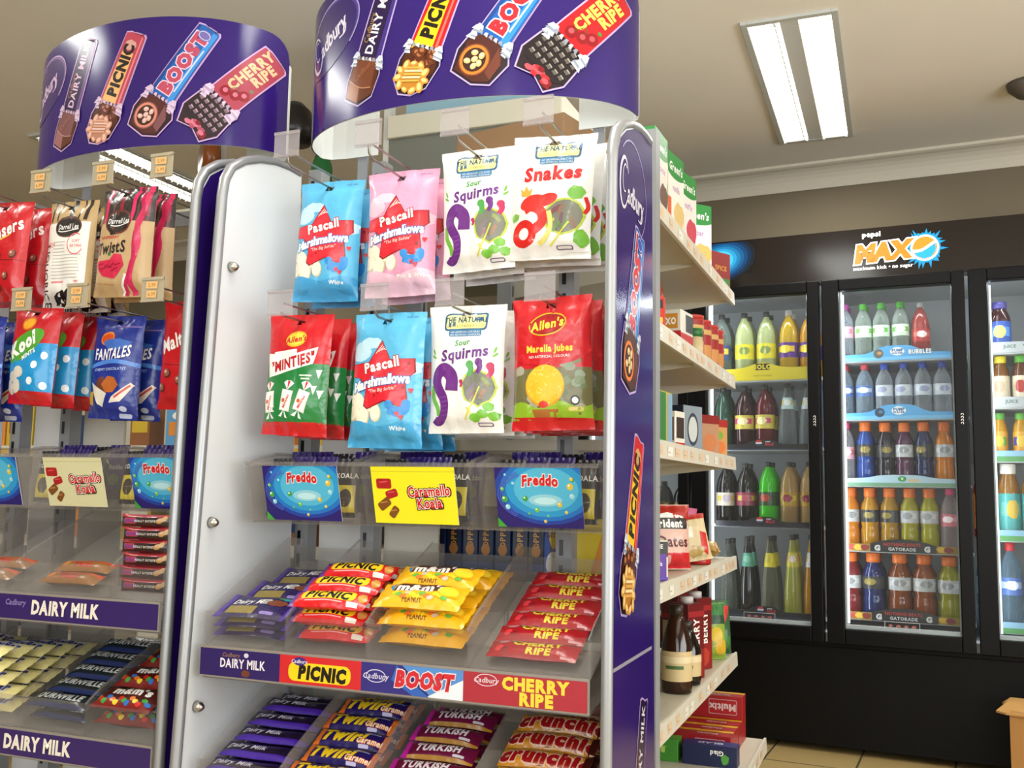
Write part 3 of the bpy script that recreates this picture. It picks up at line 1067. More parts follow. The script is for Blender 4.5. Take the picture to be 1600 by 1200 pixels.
A.put(hs, lambda x, y, l: Vector((.25 + x, -.01 - l, 1.964 + y)), lift=.0008, dl=.0002, clip=(-1080, -98, 1080, 98))
hs.build('header_sign', FR)
# doors
gl = M('#ffffff', .02, 'glass')
for i, t0 in enumerate(DOORS):
    d = empty('door')
    d.parent = FR
    d.location = (t0, 0, 0)
    e = .006
    mb = MB()
    mb.box(e, -.035, .425, .072, .02, 1.865, blk).box(DP - .053, -.035, .425, DP - e, .02, 1.865, blk)
    mb.box(.072, -.035, 1.818, DP - .053, .02, 1.865, blk).box(.072, -.035, .425, DP - .053, .02, .483, blk)
    mb.build('door_frame', d, bevel=.004)
    MB().box(.072, -.012, .483, DP - .053, -.006, 1.818, gl).build('glass_pane', d)
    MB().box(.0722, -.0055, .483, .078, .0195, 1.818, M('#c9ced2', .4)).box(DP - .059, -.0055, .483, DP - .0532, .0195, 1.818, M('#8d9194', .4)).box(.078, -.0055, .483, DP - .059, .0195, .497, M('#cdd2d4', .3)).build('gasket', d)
    A = Art()
    for k in range(4):
        A.oval(0, -k * 11, 4, 4, 2, WHITE, a0=-60, a1=200)
    hm = MB()
    A.put(hm, lambda x, y, l: Vector((DP - .028 + x, -.0355 - l, 1.31 + y)))
    hm.build('emblem', d)
    # sticker at the foot of the glass
    A = Art()
    A.oval(0, 0, 1, 1, 1, WHITE)
    A = Art()
    for p in ([(-62, -15), (62, -15)], [(-62, 15), (62, 15)], [(-62, -15), (-62, 15)], [(62, -15), (62, 15)]):
        A.line(p, 1.6, M('#c9c9c9', .5))
    for k in range(4):
        A.blob(-42 + k * 28, 0, 11, 7, M('#a8605c', .5), k + 3, 10, .5)
    sm = MB()
    A.put(sm, lambda x, y, l: Vector((.072 + .206 + x, -.0125 - l, .506 + y)))
    sm.build('sticker', d)
    # slim light behind each door pillar
    MB().box(.073, .024, .50, .084, .036, 1.81, M('#eef4ff', .4, 'emit', 2.0)).build('light_strip', d)
    tl = wpt(t0 + DP / 2, .075, 1.83)
    lamp('refrigerator_lamp', tl, (R(-28), 0, DW), DP - .1, .03, 2.2, (.93, .97, 1))
    tl = wpt(t0 + .05, .05, 1.15)
    lo = lamp('refrigerator_lamp', tl, (R(90), 0, DW + R(-52)), .02, 1.3, 1.7, (.93, .97, 1))

# shelves with their printed strips
SH = {0: [1.49, 1.195, .87, .50], 1: [1.49, 1.195, .87, .50], 2: [1.555, 1.315, 1.046, .785, .515], 3: [1.567, 1.353, 1.146, .844, .50]}


def strip_art(i, k):
    A = Art()
    W = 206
    if i < 2:
        if k == 0:
            y = M('#c9b81e', .4)
            return A.poly([(-W, -8), (W, -8), (W, 46)] + [(x, 44 + 26 * math.exp(-(x / 60) ** 2)) for x in range(140, -141, -20)] + [(-W, 44)], y).rrect(-34, 36, 34, 64, 8, M('#17140e')).text('SOLO', 0, 50, 18, y, .06).text('THIRST CRUSHING', 0, 12, 6, M('#6a5f18'), .01)
        b = M('#12141c', .4)
        A.poly([(-W, -10), (W, -10), (W, 16)] + [(x, 14 + 20 * math.exp(-(x / 62) ** 4)) for x in range(130, -131, -20)] + [(-W, 14)], b)
        A.ell(-18, 20, 13, 13, M('#d8d4d2')).poly(curl(-18, 20, 13, 10, 10, 170), M('#b8242c')).poly(curl(-18, 20, 13, 10, 200, 340), M('#23376f'))
        return A.text('pepsi', 20, 26, 6, WHITE, .02).text('MAX', 26, 14, 11, M('#a81f38'), .06, shear=.2).rect(-W, -10, W, -4, M('#2a2e44', .3))
    if i == 2 and k < 2:
        s = M('#4fa0d8', .4)
        A.poly([(-W, -8), (W, -8), (W, 18)] + [(x, 20 + 32 * math.exp(-(x / 90) ** 4)) for x in range(160, -161, -20)] + [(-W, 18)], s).rect(-W, -8, W, 6, M('#6fb4e2', .4))
        A.ell(-70, 20, 19, 19, M('#5b5a50' if k == 0 else '#2b3a48')).ell(-66, 22, 9, 7, M('#b98a5a' if k == 0 else '#3f6f9a')).ell(2, 27, 27, 17, M('#e8f0f4')).text('PUMP', 2, 32, 11, M('#1e4f86'), .05).text('WATER', 2, 20, 8, M('#1e4f86'), .04)
        return A.text('BUBBLES', 86, 24, 17, M('#e2e8ea'), .05, sx=.8, out=(M('#274a78'), .05)) if k == 0 else A
    if i == 2 and k == 2:
        return A.poly([(-W, -8), (W, -8), (W, 22)] + [(x, 24 + 14 * math.exp(-(x / 110) ** 4)) for x in range(160, -161, -20)] + [(-W, 22)], M('#a8c6d8', .4)).rect(-W, -8, W, 6, M('#6a9a7a', .4)).ell(8, 22, 16, 11, M('#2f8f3f')).ell(50, 16, 24, 6, M('#c9b48a')).text('V', 8, 22, 10, WHITE, .05)
    if i == 2:
        A.rect(-W, -8, W, 22, M('#8a7326', .5))
        for q in range(6):
            A.blob(-190 + q * 26 + (230 if q > 2 else 0), 8, 20, 13, M(('#a83a2a', '#c9a42a', '#7a2320')[q % 3], .5), q)
        A.poly([(-118, -8), (126, -8), (126, 22)] + [(x, 24 + 20 * (1 - (x / 120) ** 2)) for x in range(120, -121, -20)] + [(-118, 22)], M('#15161b', .4))
        return A.text('NOTHING BEATS', 0, 23, 12, M('#a02a22'), .04, sx=.95).text('GATORADE', 0, 5, 12, M('#b9bcc0'), .04).text('G', -92, 8, 20, M('#c9c9c9'), .07).text('G', 92, 8, 20, M('#c9c9c9'), .07)
    if k in (0, 1):
        return A.rect(-W, -8, W, 34, M('#a9aeb0', .4)).blob(-60, 18, 30, 9, M('#2f7a48', .5), 2).text('JUICE', -130, 16, 12, M('#4f6a5a'), .03)
    return A.rect(-W, 12, W, 34, M('#7ea8c0', .4)).rect(-W, -8, W, 12, M('#4f8a52', .4))


for i, t0 in enumerate(DOORS):
    for k, z in enumerate(SH[i]):
        A = strip_art(i, k)
        mb = MB()
        mb.box(t0 + .03, .13, z - .012, t0 + DP - .005, .53, z, M('#c2c6c8', .35))
        o = mb.build('shelf', FR)
        mb = MB()
        xs = [t0 + .275 + a / 1000 for a in (-206, 206)]
        mb.box(xs[0], .119, z - .008, xs[1], .124, z + .014, M('#2a2c30', .4))
        A.put(mb, lambda x, y, l: Vector((t0 + .275 + x, .119 - l, z + y)), lift=.0008, dl=.0003, clip=(-206, -60, 206, 80))
        mb.build('shelf_strip', o)

# ---------------------------------------------------------------- bottles in the refrigerator
PROF = {   # (radius, height) as fractions of width / height: body, cap start
    'sport': [(.0, 0), (.46, 0), (.5, .02), (.5, .30), (.44, .36), (.5, .42), (.5, .66), (.46, .72), (.30, .82), (.27, .86)],
    'soda': [(0, 0), (.42, 0), (.5, .03), (.5, .56), (.48, .64), (.42, .73), (.31, .82), (.18, .89), (.14, .93)],
    'water': [(0, 0), (.45, 0), (.5, .02), (.5, .22), (.47, .25), (.5, .28), (.5, .62), (.45, .72), (.28, .84), (.18, .89), (.18, .91)],
    'mixer': [(0, 0), (.46, 0), (.5, .03), (.49, .22), (.44, .42), (.35, .60), (.25, .76), (.17, .88), (.15, .94)],
    'juice': [(0, 0), (.45, 0), (.5, .02), (.5, .62), (.46, .72), (.33, .83), (.31, .87)],
}
CAPR = {'sport': (.31, .86, 1.0), 'soda': (.17, .93, 1.0), 'water': (.22, .91, 1.0), 'mixer': (.17, .94, 1.0), 'juice': (.35, .87, 1.0)}
LAB = {'sport': (.44, .64), 'soda': (.30, .52), 'water': (.40, .60), 'mixer': (.58, .74), 'juice': (.12, .60)}
BP = {}


def prof_r(kind, z):
    p = PROF[kind]
    for (r0, z0), (r1, z1) in zip(p, p[1:]):
        if z0 <= z <= z1 and z1 > z0:
            return r0 + (r1 - r0) * (z - z0) / (z1 - z0)
    return p[-1][0]


def make_bottle(kind, wd, h, liq, cap, lab, clear):
    b = empty('bottle')
    m_ = M(liq, .08, 'water', 1.6) if clear else M(liq, .1, 'liq')
    MB().lathe([(r * wd, z * h) for r, z in PROF[kind]], m_, 18).build('body', b)
    r, z0, z1 = CAPR[kind]
    cm = M(cap, .35)
    MB().lathe([(0, z0 * h - .002), (r * wd * .95, z0 * h - .002), (r * wd, z0 * h), (r * wd, z1 * h - .002), (r * wd * .9, z1 * h), (0, z1 * h)], cm, 16, caps=False).build('cap', b)
    if lab:
        mb = MB()
        l0, l1 = lab[3] if len(lab) > 3 else LAB[kind]
        q = [(prof_r(kind, l0 + (l1 - l0) * i / 5) * wd + .0006, (l0 + (l1 - l0) * i / 5) * h) for i in range(6)]
        mb.lathe(q, M(lab[0], .3), 18, caps=False)
        A = Art()
        H = (l1 - l0) * h * 1000
        A.rect(-wd * 520, -H * .12, wd * 520, H * .26, M(lab[1], .3))
        A.blob(0, H * .06, wd * 330, H * .30, M(lab[2], .3), 3, 12, .2)
        rr = lambda z: prof_r(kind, max(l0, min(l1, z / h))) * wd
        zc = (l0 + l1) / 2 * h
        A.put(mb, lambda x, y, l: Vector(((rr(zc + y) + .0006 + l) * math.sin(x / (wd / 2)), -(rr(zc + y) + .0006 + l) * math.cos(x / (wd / 2)), zc + y)), 8, lift=.0005, dl=.0003)
        mb.build('label', b)
    return b


def bottle(t, off, z, kind, wd, h, liq, cap, lab, clear, label, group):
    k = (kind, wd, round(h, 2), liq, cap, lab, clear)
    loc = wpt(t, off, z)
    if k not in BP:
        o = BP[k] = make_bottle(*[kind, wd, h, liq, cap, lab, clear])
    else:
        o = dup(BP[k])
    o.location, o.rotation_euler = loc, (0, 0, DW + random.uniform(-.35, .35))
    tag(o, label, 'bottle', group)


ORD = ['first', 'second', 'third', 'fourth', 'fifth', 'sixth', 'seventh']
SHN = {1: ['top', 'second', 'third', 'lowest'], 2: ['top', 'second', 'third', 'fourth', 'lowest'], 3: ['top', 'second', 'third', 'fourth', 'lowest'], 0: ['top', 'second', 'third', 'lowest']}
DRN = {0: 'half-hidden far-left', 1: 'left', 2: 'middle', 3: 'right'}
SOLO, ORL = ('#d8cc20', '#c9bd1c', '#7d8a3a'), ('#5a2a86', '#d8b420', '#e6c92a')
SCH = ('#c9b84a', '#c23a6a', '#e6dca0')
GA, GB = ('#b9bcbf', '#d0d2d4', '#8f9296'), ('#2b2c30', '#3a3b3e', '#8a7a3a')
WL, WL2 = ('#c8d2de', '#d8dde4', '#9aa0c0'), ('#4f6fb0', '#a8bcd8', '#d8e0ea')
NK = (.60, .78)
DRINKS = {
    (1, 0): [(1128, 'soda', .088, 492, '#9fb0a8', '#1a1c1e', ('#27406e', '#d8b83a', '#3f6ab0'), 1, 'clear'), (1163, 'soda', .092, 490, '#bcc58a', '#20221e', SOLO, 0, 'pale lemon'), (1197, 'soda', .092, 488, '#bcc58a', '#20221e', SOLO, 0, 'pale lemon'), (1232, 'soda', .092, 486, '#d6ae12', '#d9d6cc', ORL, 0, 'yellow passionfruit'), (1264, 'soda', .092, 486, '#dba016', '#d9d6cc', ORL, 0, 'orange')],
    (1, 1): [(1130, 'soda', .08, 606, '#1d4a3a', '#101412', None, 0, 'dark green'), (1163, 'soda', .088, 604, '#3a0f1a', '#141214', SCH, 0, 'dark red'), (1195, 'soda', .088, 602, '#6a0f20', '#141214', SCH, 0, 'bright red'), (1230, 'mixer', .092, 600, '#aab4b8', '#1c1e20', ('#b8d0d0', '#d8c86a', '#e6eef0', NK), 1, 'clear'), (1262, 'mixer', .092, 600, '#aab4b8', '#1c1e20', ('#c8d4d8', '#d8c86a', '#e6eef0', NK), 1, 'clear')],
    (1, 2): [(1133, 'soda', .084, 726, '#120d10', '#101012', ('#c0b8a8', '#b9a83a', '#a89aa8'), 0, 'black cola'), (1165, 'soda', .084, 724, '#140d10', '#101012', ('#8a3048', '#b9a83a', '#a84a5c'), 0, 'black cola red-label'), (1200, 'soda', .092, 722, '#3fd018', '#121412', ('#2a4a22', '#1c3018', '#a83a2a'), 0, 'bright green'), (1233, 'soda', .09, 722, '#b8945a', '#141214', ('#b8922a', '#d0b83a', '#8a2a3a'), 0, 'amber ginger'), (1264, 'soda', .09, 722, '#c8a468', '#141214', ('#b8922a', '#d0b83a', '#8a2a3a'), 0, 'pale amber')],
    (1, 3): [(1138, 'mixer', .09, 842, '#8a9088', '#1a1a1a', None, 1, 'clear'), (1168, 'mixer', .092, 838, '#0f100f', '#1a1a1a', ('#4f9a84', '#5aa88e', '#7ab8a0', NK), 0, 'black teal-collared'), (1203, 'mixer', .096, 838, '#9a9c82', '#1a1a1a', ('#cfc01e', '#e0d42a', '#b8a81a', NK), 1, 'clear yellow-collared'), (1238, 'mixer', .096, 836, '#b8b84a', '#1a1a1a', ('#d8c83a', '#e6a03a', '#f0ece0', NK), 0, 'cloudy lemon'), (1268, 'mixer', .092, 836, '#d09018', '#1a1a1a', ('#dcdcd8', '#d0b83a', '#e6e6e6', NK), 0, 'orange')],
    (2, 0): [(1320, 'water', .075, 477, '#c6d0d8', '#b03a9a', ('#d8a0b0', '#c86a8a', '#f0f0f4'), 1, 'pink-capped water'), (1348, 'water', .075, 476, '#c6d4cc', '#52b83a', ('#c8dcc8', '#6ab04a', '#e8f0e8'), 1, 'green-capped water'), (1376, 'water', .075, 474, '#c6d4cc', '#52b83a', ('#c8dcc8', '#6ab04a', '#e8f0e8'), 1, 'green-capped water'), (1406, 'water', .075, 472, '#c6d4cc', '#52b83a', ('#c8dcc8', '#6ab04a', '#e8f0e8'), 1, 'green-capped water'), (1437, 'soda', .082, 474, '#b04a44', '#d8d8d4', ('#b83a3a', '#d86a5a', '#e8d8d4'), 0, 'rosy red')],
    (2, 1): [(1319, 'water', .088, 564, '#b8ccdc', '#c0404a', WL2, 1, 'red-capped water'), (1350, 'water', .088, 566, '#b8ccdc', '#c0404a', WL2, 1, 'red-capped water'), (1381, 'water', .088, 568, '#ccd4dc', '#2f4fb8', WL, 1, 'blue-capped water'), (1411, 'water', .088, 567, '#ccd4dc', '#2f4fb8', WL, 1, 'blue-capped water'), (1441, 'water', .088, 565, '#ccd4dc', '#2f4fb8', WL, 1, 'blue-capped water'), (1471, 'water', .088, 564, '#ccd4dc', '#2f4fb8', WL, 1, 'blue-capped water')],
    (2, 2): [(1321, 'water', .078, 658, '#d0d2d8', '#e0508a', ('#d8a8b4', '#c86a7a', '#f0e8ea'), 1, 'pink-capped clear'), (1351, 'sport', .084, 660, '#1f4fa8', '#e0701c', GB, 0, 'bright blue sports'), (1382, 'sport', .084, 661, '#1c1828', '#e0701c', GB, 0, 'near-black sports'), (1412, 'sport', .084, 661, '#5a2a50', '#e0701c', GA, 0, 'purple sports'), (1442, 'sport', .084, 660, '#162c60', '#e0701c', GB, 0, 'dark blue sports'), (1474, 'sport', .088, 660, '#dc8418', '#e0701c', GA, 0, 'orange sports')],
    (2, 3): [(1328, 'sport', .088, 757, '#e08a1a', '#e0701c', GA, 0, 'orange sports'), (1358, 'sport', .086, 758, '#c89018', '#e0701c', GB, 0, 'amber sports'), (1389, 'sport', .086, 758, '#b88a18', '#e0701c', GB, 0, 'dark amber sports'), (1420, 'sport', .086, 759, '#b0a81c', '#e0701c', GA, 0, 'lime yellow sports'), (1451, 'sport', .086, 760, '#b8b41e', '#e0701c', GA, 0, 'yellow-green sports'), (1483, 'water', .076, 760, '#d4c8cc', '#e0407a', ('#c86a7a', '#d88a94', '#f0e0e4'), 1, 'pink-capped clear')],
    (2, 4): [(1328, 'sport', .098, 858, '#8a1c28', '#e0701c', GA, 0, 'deep red sports'), (1364, 'sport', .098, 861, '#152a6a', '#e0701c', GB, 0, 'navy blue sports'), (1405, 'sport', .102, 864, '#8a4416', '#e0701c', GA, 0, 'brown-orange sports'), (1443, 'sport', .102, 866, '#94481a', '#e0701c', GA, 0, 'rust orange sports'), (1482, 'sport', .098, 870, '#a2a01a', '#e0701c', GA, 0, 'olive yellow sports')],
    (3, 0): [(1561, 'juice', .078, 473, '#3a0e14', '#3f3a8a', ('#2a4fa0', '#4f86c8', '#d8c86a'), 0, 'dark berry')],
    (3, 1): [(1533, 'juice', .088, 550, '#7a4a1a', '#d0c02a', ('#d8cbb0', '#a8302a', '#b84a3a'), 0, 'cream-label amber juice'), (1562, 'juice', .09, 548, '#8a561e', '#d8c42a', ('#d8cbb0', '#d0c2a4', '#c8a890'), 0, 'yellow-capped amber juice'), (1594, 'juice', .09, 546, '#6a3a18', '#58a83a', ('#d8cbb0', '#c8bca0', '#a8302a'), 0, 'green-capped brown juice')],
    (3, 2): [(1535, 'juice', .076, 646, '#d89a18', '#58a03a', ('#d8902a', '#c85a2a', '#6aa03a'), 0, 'green-capped orange juice'), (1561, 'juice', .08, 646, '#d8a018', '#58a03a', ('#d89a2a', '#5f9a3a', '#e0b83a'), 0, 'green-capped orange juice'), (1594, 'juice', .08, 646, '#d8a018', '#58a03a', ('#d89a2a', '#3f3a9a', '#e0b83a'), 0, 'green-capped orange juice')],
    (3, 3): [(1537, 'juice', .092, 726, '#b0341e', '#d0ccc4', ('#c8701e', '#b8281e', '#e0a03a'), 0, 'large red-orange juice'), (1574, 'juice', .108, 724, '#9a6a22', '#d8d4cc', ('#3f9a98', '#5fb0a8', '#c8a83a'), 0, 'large teal-label juice'), (1612, 'juice', .10, 724, '#9a6a22', '#d8d4cc', ('#3f9a98', '#5fb0a8', '#c8a83a'), 0, 'large teal-label juice')],
    (3, 4): [(1541, 'water', .092, 848, '#8fb0c4', '#b8282e', ('#8fb0c4', '#c8d4dc', '#a8b8c4'), 1, 'large water'), (1577, 'water', .098, 846, '#8fb0c4', '#c8282e', WL2, 1, 'large red-capped water'), (1615, 'water', .098, 846, '#8fb0c4', '#c8282e', WL2, 1, 'large red-capped water')],
    (0, 2): [(1038, 'soda', .084, 752, '#2a2f30', '#141414', ('#3a3422', '#b89a2a', '#5a4a1a'), 0, 'dark gold-label cola'), (1067, 'soda', .084, 752, '#2a2f30', '#141414', ('#3a3422', '#b89a2a', '#5a4a1a'), 0, 'dark gold-label cola')],
    (0, 3): [(1036, 'soda', .084, 868, '#1c1e20', '#141414', None, 0, 'black cola'), (1066, 'soda', .084, 868, '#1c1e20', '#141414', None, 0, 'black cola')],
}
for (i, k), row in DRINKS.items():
    z = SH[i][k]
    ts = [at_w(q[0], q[3], .178)[0] for q in row]
    gap = min([b - a for a, b in zip(ts, ts[1:])] + [.2]) - .003
    for j, (px, kind, wd, top, liq, cap, lab, clear, desc) in enumerate(row):
        off = .178
        wd = min(wd, round(gap, 4))
        t, zt = at_w(px, top, off)
        up = SH[i][k - 1] - .012 if k else 1.86
        h = min(zt - z, .34, up - z - .004)
        where = f'{ORD[j]} from left, {SHN[i][k]} shelf, {DRN[i]} refrigerator door'
        bottle(t, off, z + .0005, kind, wd, h, liq, cap, lab, clear, f'{desc} bottle, {where}', f'bottles on the {SHN[i][k]} shelf of the {DRN[i]} door')
        if i in (1, 2) or (i == 3 and k in (1, 2)):
            bottle(t, off + wd + .012, z + .0005, kind, wd, h, liq, cap, lab, clear, f'back-row {desc} bottle, {where}', f'back-row bottles on the {SHN[i][k]} shelf of the {DRN[i]} door')

# ---------------------------------------------------------------- confectionery display stands
SIL = M('#a3a5a8', .38, 'satin')
GREY = M('#8d8f91', .45)
PANW, PANP = M('#d6dade', .35), M('#2b1466', .16, 'coat')
ACR, ACR2 = M('#b8b4b0', .12, 'acrylic', 1.0), M('#aaa49e', .2, 'acrylic', 3.0)
PURS = M('#33205f', .3)


def part(mb, name, root, **k):
    return mb.build(name, root, loc=tuple(-x for x in root.location), **k)


FADE = [0]


def fs(h):
    """print ink on the header and panel sheets; the left header's print has faded to pinks"""
    if FADE[0]:
        c = [int(h[i:i + 2], 16) for i in (1, 3, 5)]
        lum = sum(c) / 3
        f_ = .5 if lum > 60 else .15
        tgt = (205, 150, 190)
        if h in ('#1458a6', '#2f86d0', '#0d3f86', '#b9cfe8'):
            f_ = .1
        c = [int(x * (1 - f_) + t * f_ * (.35 + .65 * min(1, lum / 150))) for x, t in zip(c, tgt)]
        h = '#%02x%02x%02x' % tuple(c)
    return M(h, .22, 'coat')


def barpic(kind, L, W, seed=0):
    """a bitten bar: bite at the origin, wrapper running up +y"""
    a = Art()
    sil, lil = fs('#c2c8d4'), fs('#b8a2d2')
    col = {'milk': '#22113f', 'picnic': '#c8161d', 'boost': '#1458a6', 'cherry': '#b5161f'}[kind]
    wt = .40 if kind != 'cherry' else .44             # half width at the top, as a share of W
    wrap = [(-W * .5, W * .5), (W * .5, W * .5), (W * wt, L), (W * wt * .8, L + 6), (W * .1, L + 2), (-W * wt * .5, L + 5), (-W * wt, L + 1)]
    bites = {
        'milk': [(-W * .55, W * .72), (W * .5, W * .64), (W * .62, W * .2), (W * .56, -W * .5), (W * .1, -W * .86), (-W * .58, -W * .74), (-W * .66, -W * .2)],
        'picnic': [(-W * .5, W * .64), (W * .52, W * .64), (W * .66, W * .2), (W * .5, -W * .5), (W * .12, -W * .8), (-W * .3, -W * .86), (-W * .62, -W * .5), (-W * .66, W * .1)],
        'boost': [(-W * .6, W * .5), (-W * .3, W * .66), (W * .5, W * .64), (W * .78, W * .2), (W * .66, -W * .5), (W * .2, -W * .74), (-W * .5, -W * .7), (-W * .68, -W * .1)],
        'cherry': [(-W * .58, W * .7), (W * .56, W * .7), (W * .68, -W * .2), (W * .44, -W * .64), (0, -W * .5), (-W * .44, -W * .66), (-W * .68, -W * .2)]}[kind]
    g = 1.06
    cy = L * .5
    a.poly([(x * (1 + 3.2 / max(abs(x), 12)), y + (3.0 if y > cy else 0)) for x, y in wrap], lil)
    a.poly([(x * g, y * g) for x, y in bites], lil).poly(bites, fs('#24161c'))
    a.poly(wrap, fs(col))
    kx = lambda y: 1 - (1 - wt * 2) * max(0, min(1, (y - W * .5) / (L - W * .5)))

    def along(t, x, y, size, mt, b, sx, out=None):
        a.text(t, x, y, size, mt, b, rot=PI / 2, sx=sx, out=out)
    if kind == 'milk':
        a.poly([(W * .32, W * .5), (W * .5, W * .5), (W * wt, L), (W * wt * .72, L)], fs('#3d2a7a'))
        along('DAIRY MILK', -W * .06, L * .60, W * .32, fs('#d6cfdc'), .03, .92)
        along('Cadbury', -W * .30, L * .48, W * .2, fs('#8a6a3a'), .02, .9)
    elif kind == 'picnic':
        a.poly([(-W * .42, W * .5), (W * .24, W * .5), (W * .18, L * .8), (-W * .30, L * .8)], fs('#f0c21e'))
        a.poly([(W * .32, W * .5), (W * .40, W * .5), (W * .32, L), (W * .27, L)], fs('#e86a5a')).blob(-W * .05, L * .88, W * .26, L * .07, fs('#c79a5a'), 4)
        along('PICNIC', -W * .08, L * .58, W * .40, fs('#17110f'), .06, .92)
    elif kind == 'boost':
        a.poly([(W * .22, W * .5), (W * .44, W * .5), (W * .36, L), (W * .18, L)], fs('#2f86d0')).poly([(-W * .5, W * .5), (-W * .38, W * .5), (-W * .3, L), (-W * wt, L)], fs('#0d3f86'))
        along('BOOST', -W * .06, L * .58, W * .44, fs('#c8202a'), .07, .98, (fs('#efe6e4'), .06))
        a.rect(W * .26, L * .30, W * .31, L * .8, fs('#b9cfe8')).ell(0, L * .93, W * .24, W * .18, fs('#3a4fa8')).oval(0, L * .93, W * .2, W * .13, 1.5, fs('#b9cfe8'))
    else:
        along('CHERRY', -W * .17, L * .70, W * .28, fs('#efd25a'), .05, .95)
        along('RIPE', W * .17, L * .76, W * .28, fs('#efd25a'), .05, .95)
        for x, y in ((.12, .38), (-.16, .34), (.3, .44)):
            a.ell(W * x, L * y, W * .16, W * .16, fs('#8a0d18')).ell(W * x - 1, L * y + 1, W * .07, W * .07, fs('#e0505a'))
        a.line([(W * .12, L * .4), (W * .02, L * .5), (-W * .14, L * .36)], 1.4, fs('#3a5a2a')).blob(W * .32, L * .54, 5, 4, fs('#3a8a3a'), 1)
    rn = random.Random(seed)
    if kind == 'milk':
        a.poly([(-W * .52, W * .66), (W * .40, W * .68), (W * .44, -W * .24), (-W * .04, -W * .34), (-W * .58, -W * .14)], fs('#6e3a22'))
        a.poly([(W * .40, W * .68), (W * .56, W * .56), (W * .60, -W * .1), (W * .44, -W * .24)], fs('#4f2414'))
        a.poly([(-W * .58, -W * .14), (-W * .04, -W * .34), (W * .02, -W * .80), (-W * .54, -W * .68)], fs('#8f5636')).poly([(-W * .04, -W * .34), (W * .44, -W * .24), (W * .60, -W * .1), (W * .53, -W * .48), (W * .02, -W * .80)], fs('#5a2c18'))
        a.line([(-W * .58, -W * .14), (-W * .04, -W * .34), (W * .44, -W * .24)], 2, fs('#b58460')).text('Cadbury', -W * .06, W * .26, W * .17, fs('#8a5232'), .04, rot=.9)
    elif kind == 'picnic':
        a.blob(0, W * .12, W * .6, W * .58, fs('#4a2110'), 3, 20, .10)
        for i in range(16):
            x, y = W * rn.uniform(-.46, .46), W * rn.uniform(.0, .56)
            a.ell(x, y, W * .14, W * .13, fs('#5f2c14')).ell(x - 1, y + 1, W * .08, W * .06, fs('#a5653a'))
        a.blob(-W * .06, -W * .30, W * .52, W * .46, fs('#b87a26'), 7, 18, .12)
        for i in range(11):
            t, q = i * .57, rn.uniform(.8, 1.2)
            x, y = -W * .06 + W * .46 * math.cos(t), -W * .32 + W * .40 * math.sin(t)
            a.ell(x, y, W * .15 * q, W * .10 * q, fs('#c98f3a'), t * 2).ell(x - 1, y + 1, W * .10 * q, W * .06 * q, fs('#efc880'), t * 2)
        for i in range(5):
            a.line([(-W * .34, -W * (.10 + .1 * i)), (W * .24, W * (.04 - .1 * i))], W * .06, fs('#f0d8a0' if i % 2 else '#dca447'))
    elif kind == 'boost':
        a.poly([(-W * .55, W * .1)] + curl(0, W * .06, W * .60, 10, 170, 0, 1.0) + [(W * .60, -W * .46), (W * .2, -W * .68), (-W * .46, -W * .64)], fs('#4a2018'))
        a.poly([(W * .3, W * .5), (W * .62, W * .1), (W * .60, -W * .4), (W * .36, -W * .3)], fs('#6a3424'))
        a.ell(-W * .1, -W * .14, W * .44, W * .47, fs('#7a3a22')).ell(-W * .1, -W * .14, W * .40, W * .43, fs('#e07a2c')).ell(-W * .1, -W * .14, W * .32, W * .35, fs('#3a1d14'))
        for x, y in ((-.2, .04), (.02, .06), (-.1, -.12), (-.26, -.26), (-.02, -.30), (.07, -.16)):
            a.ell(W * x, W * y, W * .08, W * .10, fs('#d8b878'), x * 5).ell(W * x - 1, W * y + 1, W * .04, W * .05, fs('#f2deb0'), x * 5)
    else:
        a.poly([(-W * .55, W * .66), (W * .54, W * .66), (W * .64, -W * .18), (W * .46, -W * .34), (-W * .5, -W * .34), (-W * .64, -W * .16)], fs('#1f1518'))
        for i in range(6):
            for j in range(4):
                x, y = -W * .5 + i * W * .19, W * (.56 - j * .21)
                a.poly([(x, y), (x + W * .12, y - W * .02), (x + W * .09, y - W * .12), (x - W * .03, y - W * .09)], fs('#5d5652')).line([(x, y), (x + W * .11, y - W * .02)], W * .03, fs('#a09a90'))
        for i in range(20):
            a.blob(W * rn.uniform(-.48, .48), -W * rn.uniform(.30, .52), W * .11, W * .07, fs(('#b5262f', '#d8505a', '#7a121c')[i % 3]), i)
    # torn silver lining round the mouth of the wrapper
    for s_ in (-1, 1):
        for i in range(7):
            x, y = s_ * W * (.47 + .1 * rn.random()), W * (.34 + .055 * i)
            q = W * (.06 + .10 * rn.random())
            a.poly([(x - s_ * q, y), (x + s_ * q * 1.1, y - q * .3), (x + s_ * q * .5, y + q), (x - s_ * q * .6, y + q * .8)], (sil, fs('#8a93a4'), fs('#e2e6ec'))[i % 3])
    for i in range(6):
        x = W * (-.4 + .16 * i)
        a.poly([(x - 3, W * .58), (x + 6, W * .55), (x + 3, W * .68), (x - 2, W * .66)], (fs('#8a93a4'), sil)[i % 2])
    return a


def script_logo(a, x, y, k, mt, rot=0):
    """swash capital and joined lettering"""
    b = Art()
    b.oval(-50, 4, 25, 42, lambda t: 3 + 5 * math.sin(PI * t), mt, -.12, 35, 335).oval(-46, 12, 13, 23, 3, mt, -.12, 60, 300)
    b.text('adbury', 22, -5, 34, mt, .025, shear=.22, sx=.78, tr=.0)
    b.line([(70, -16), (62, -34), (40, -32)], 3, mt)
    return a.add(b, x, y, k, rot)


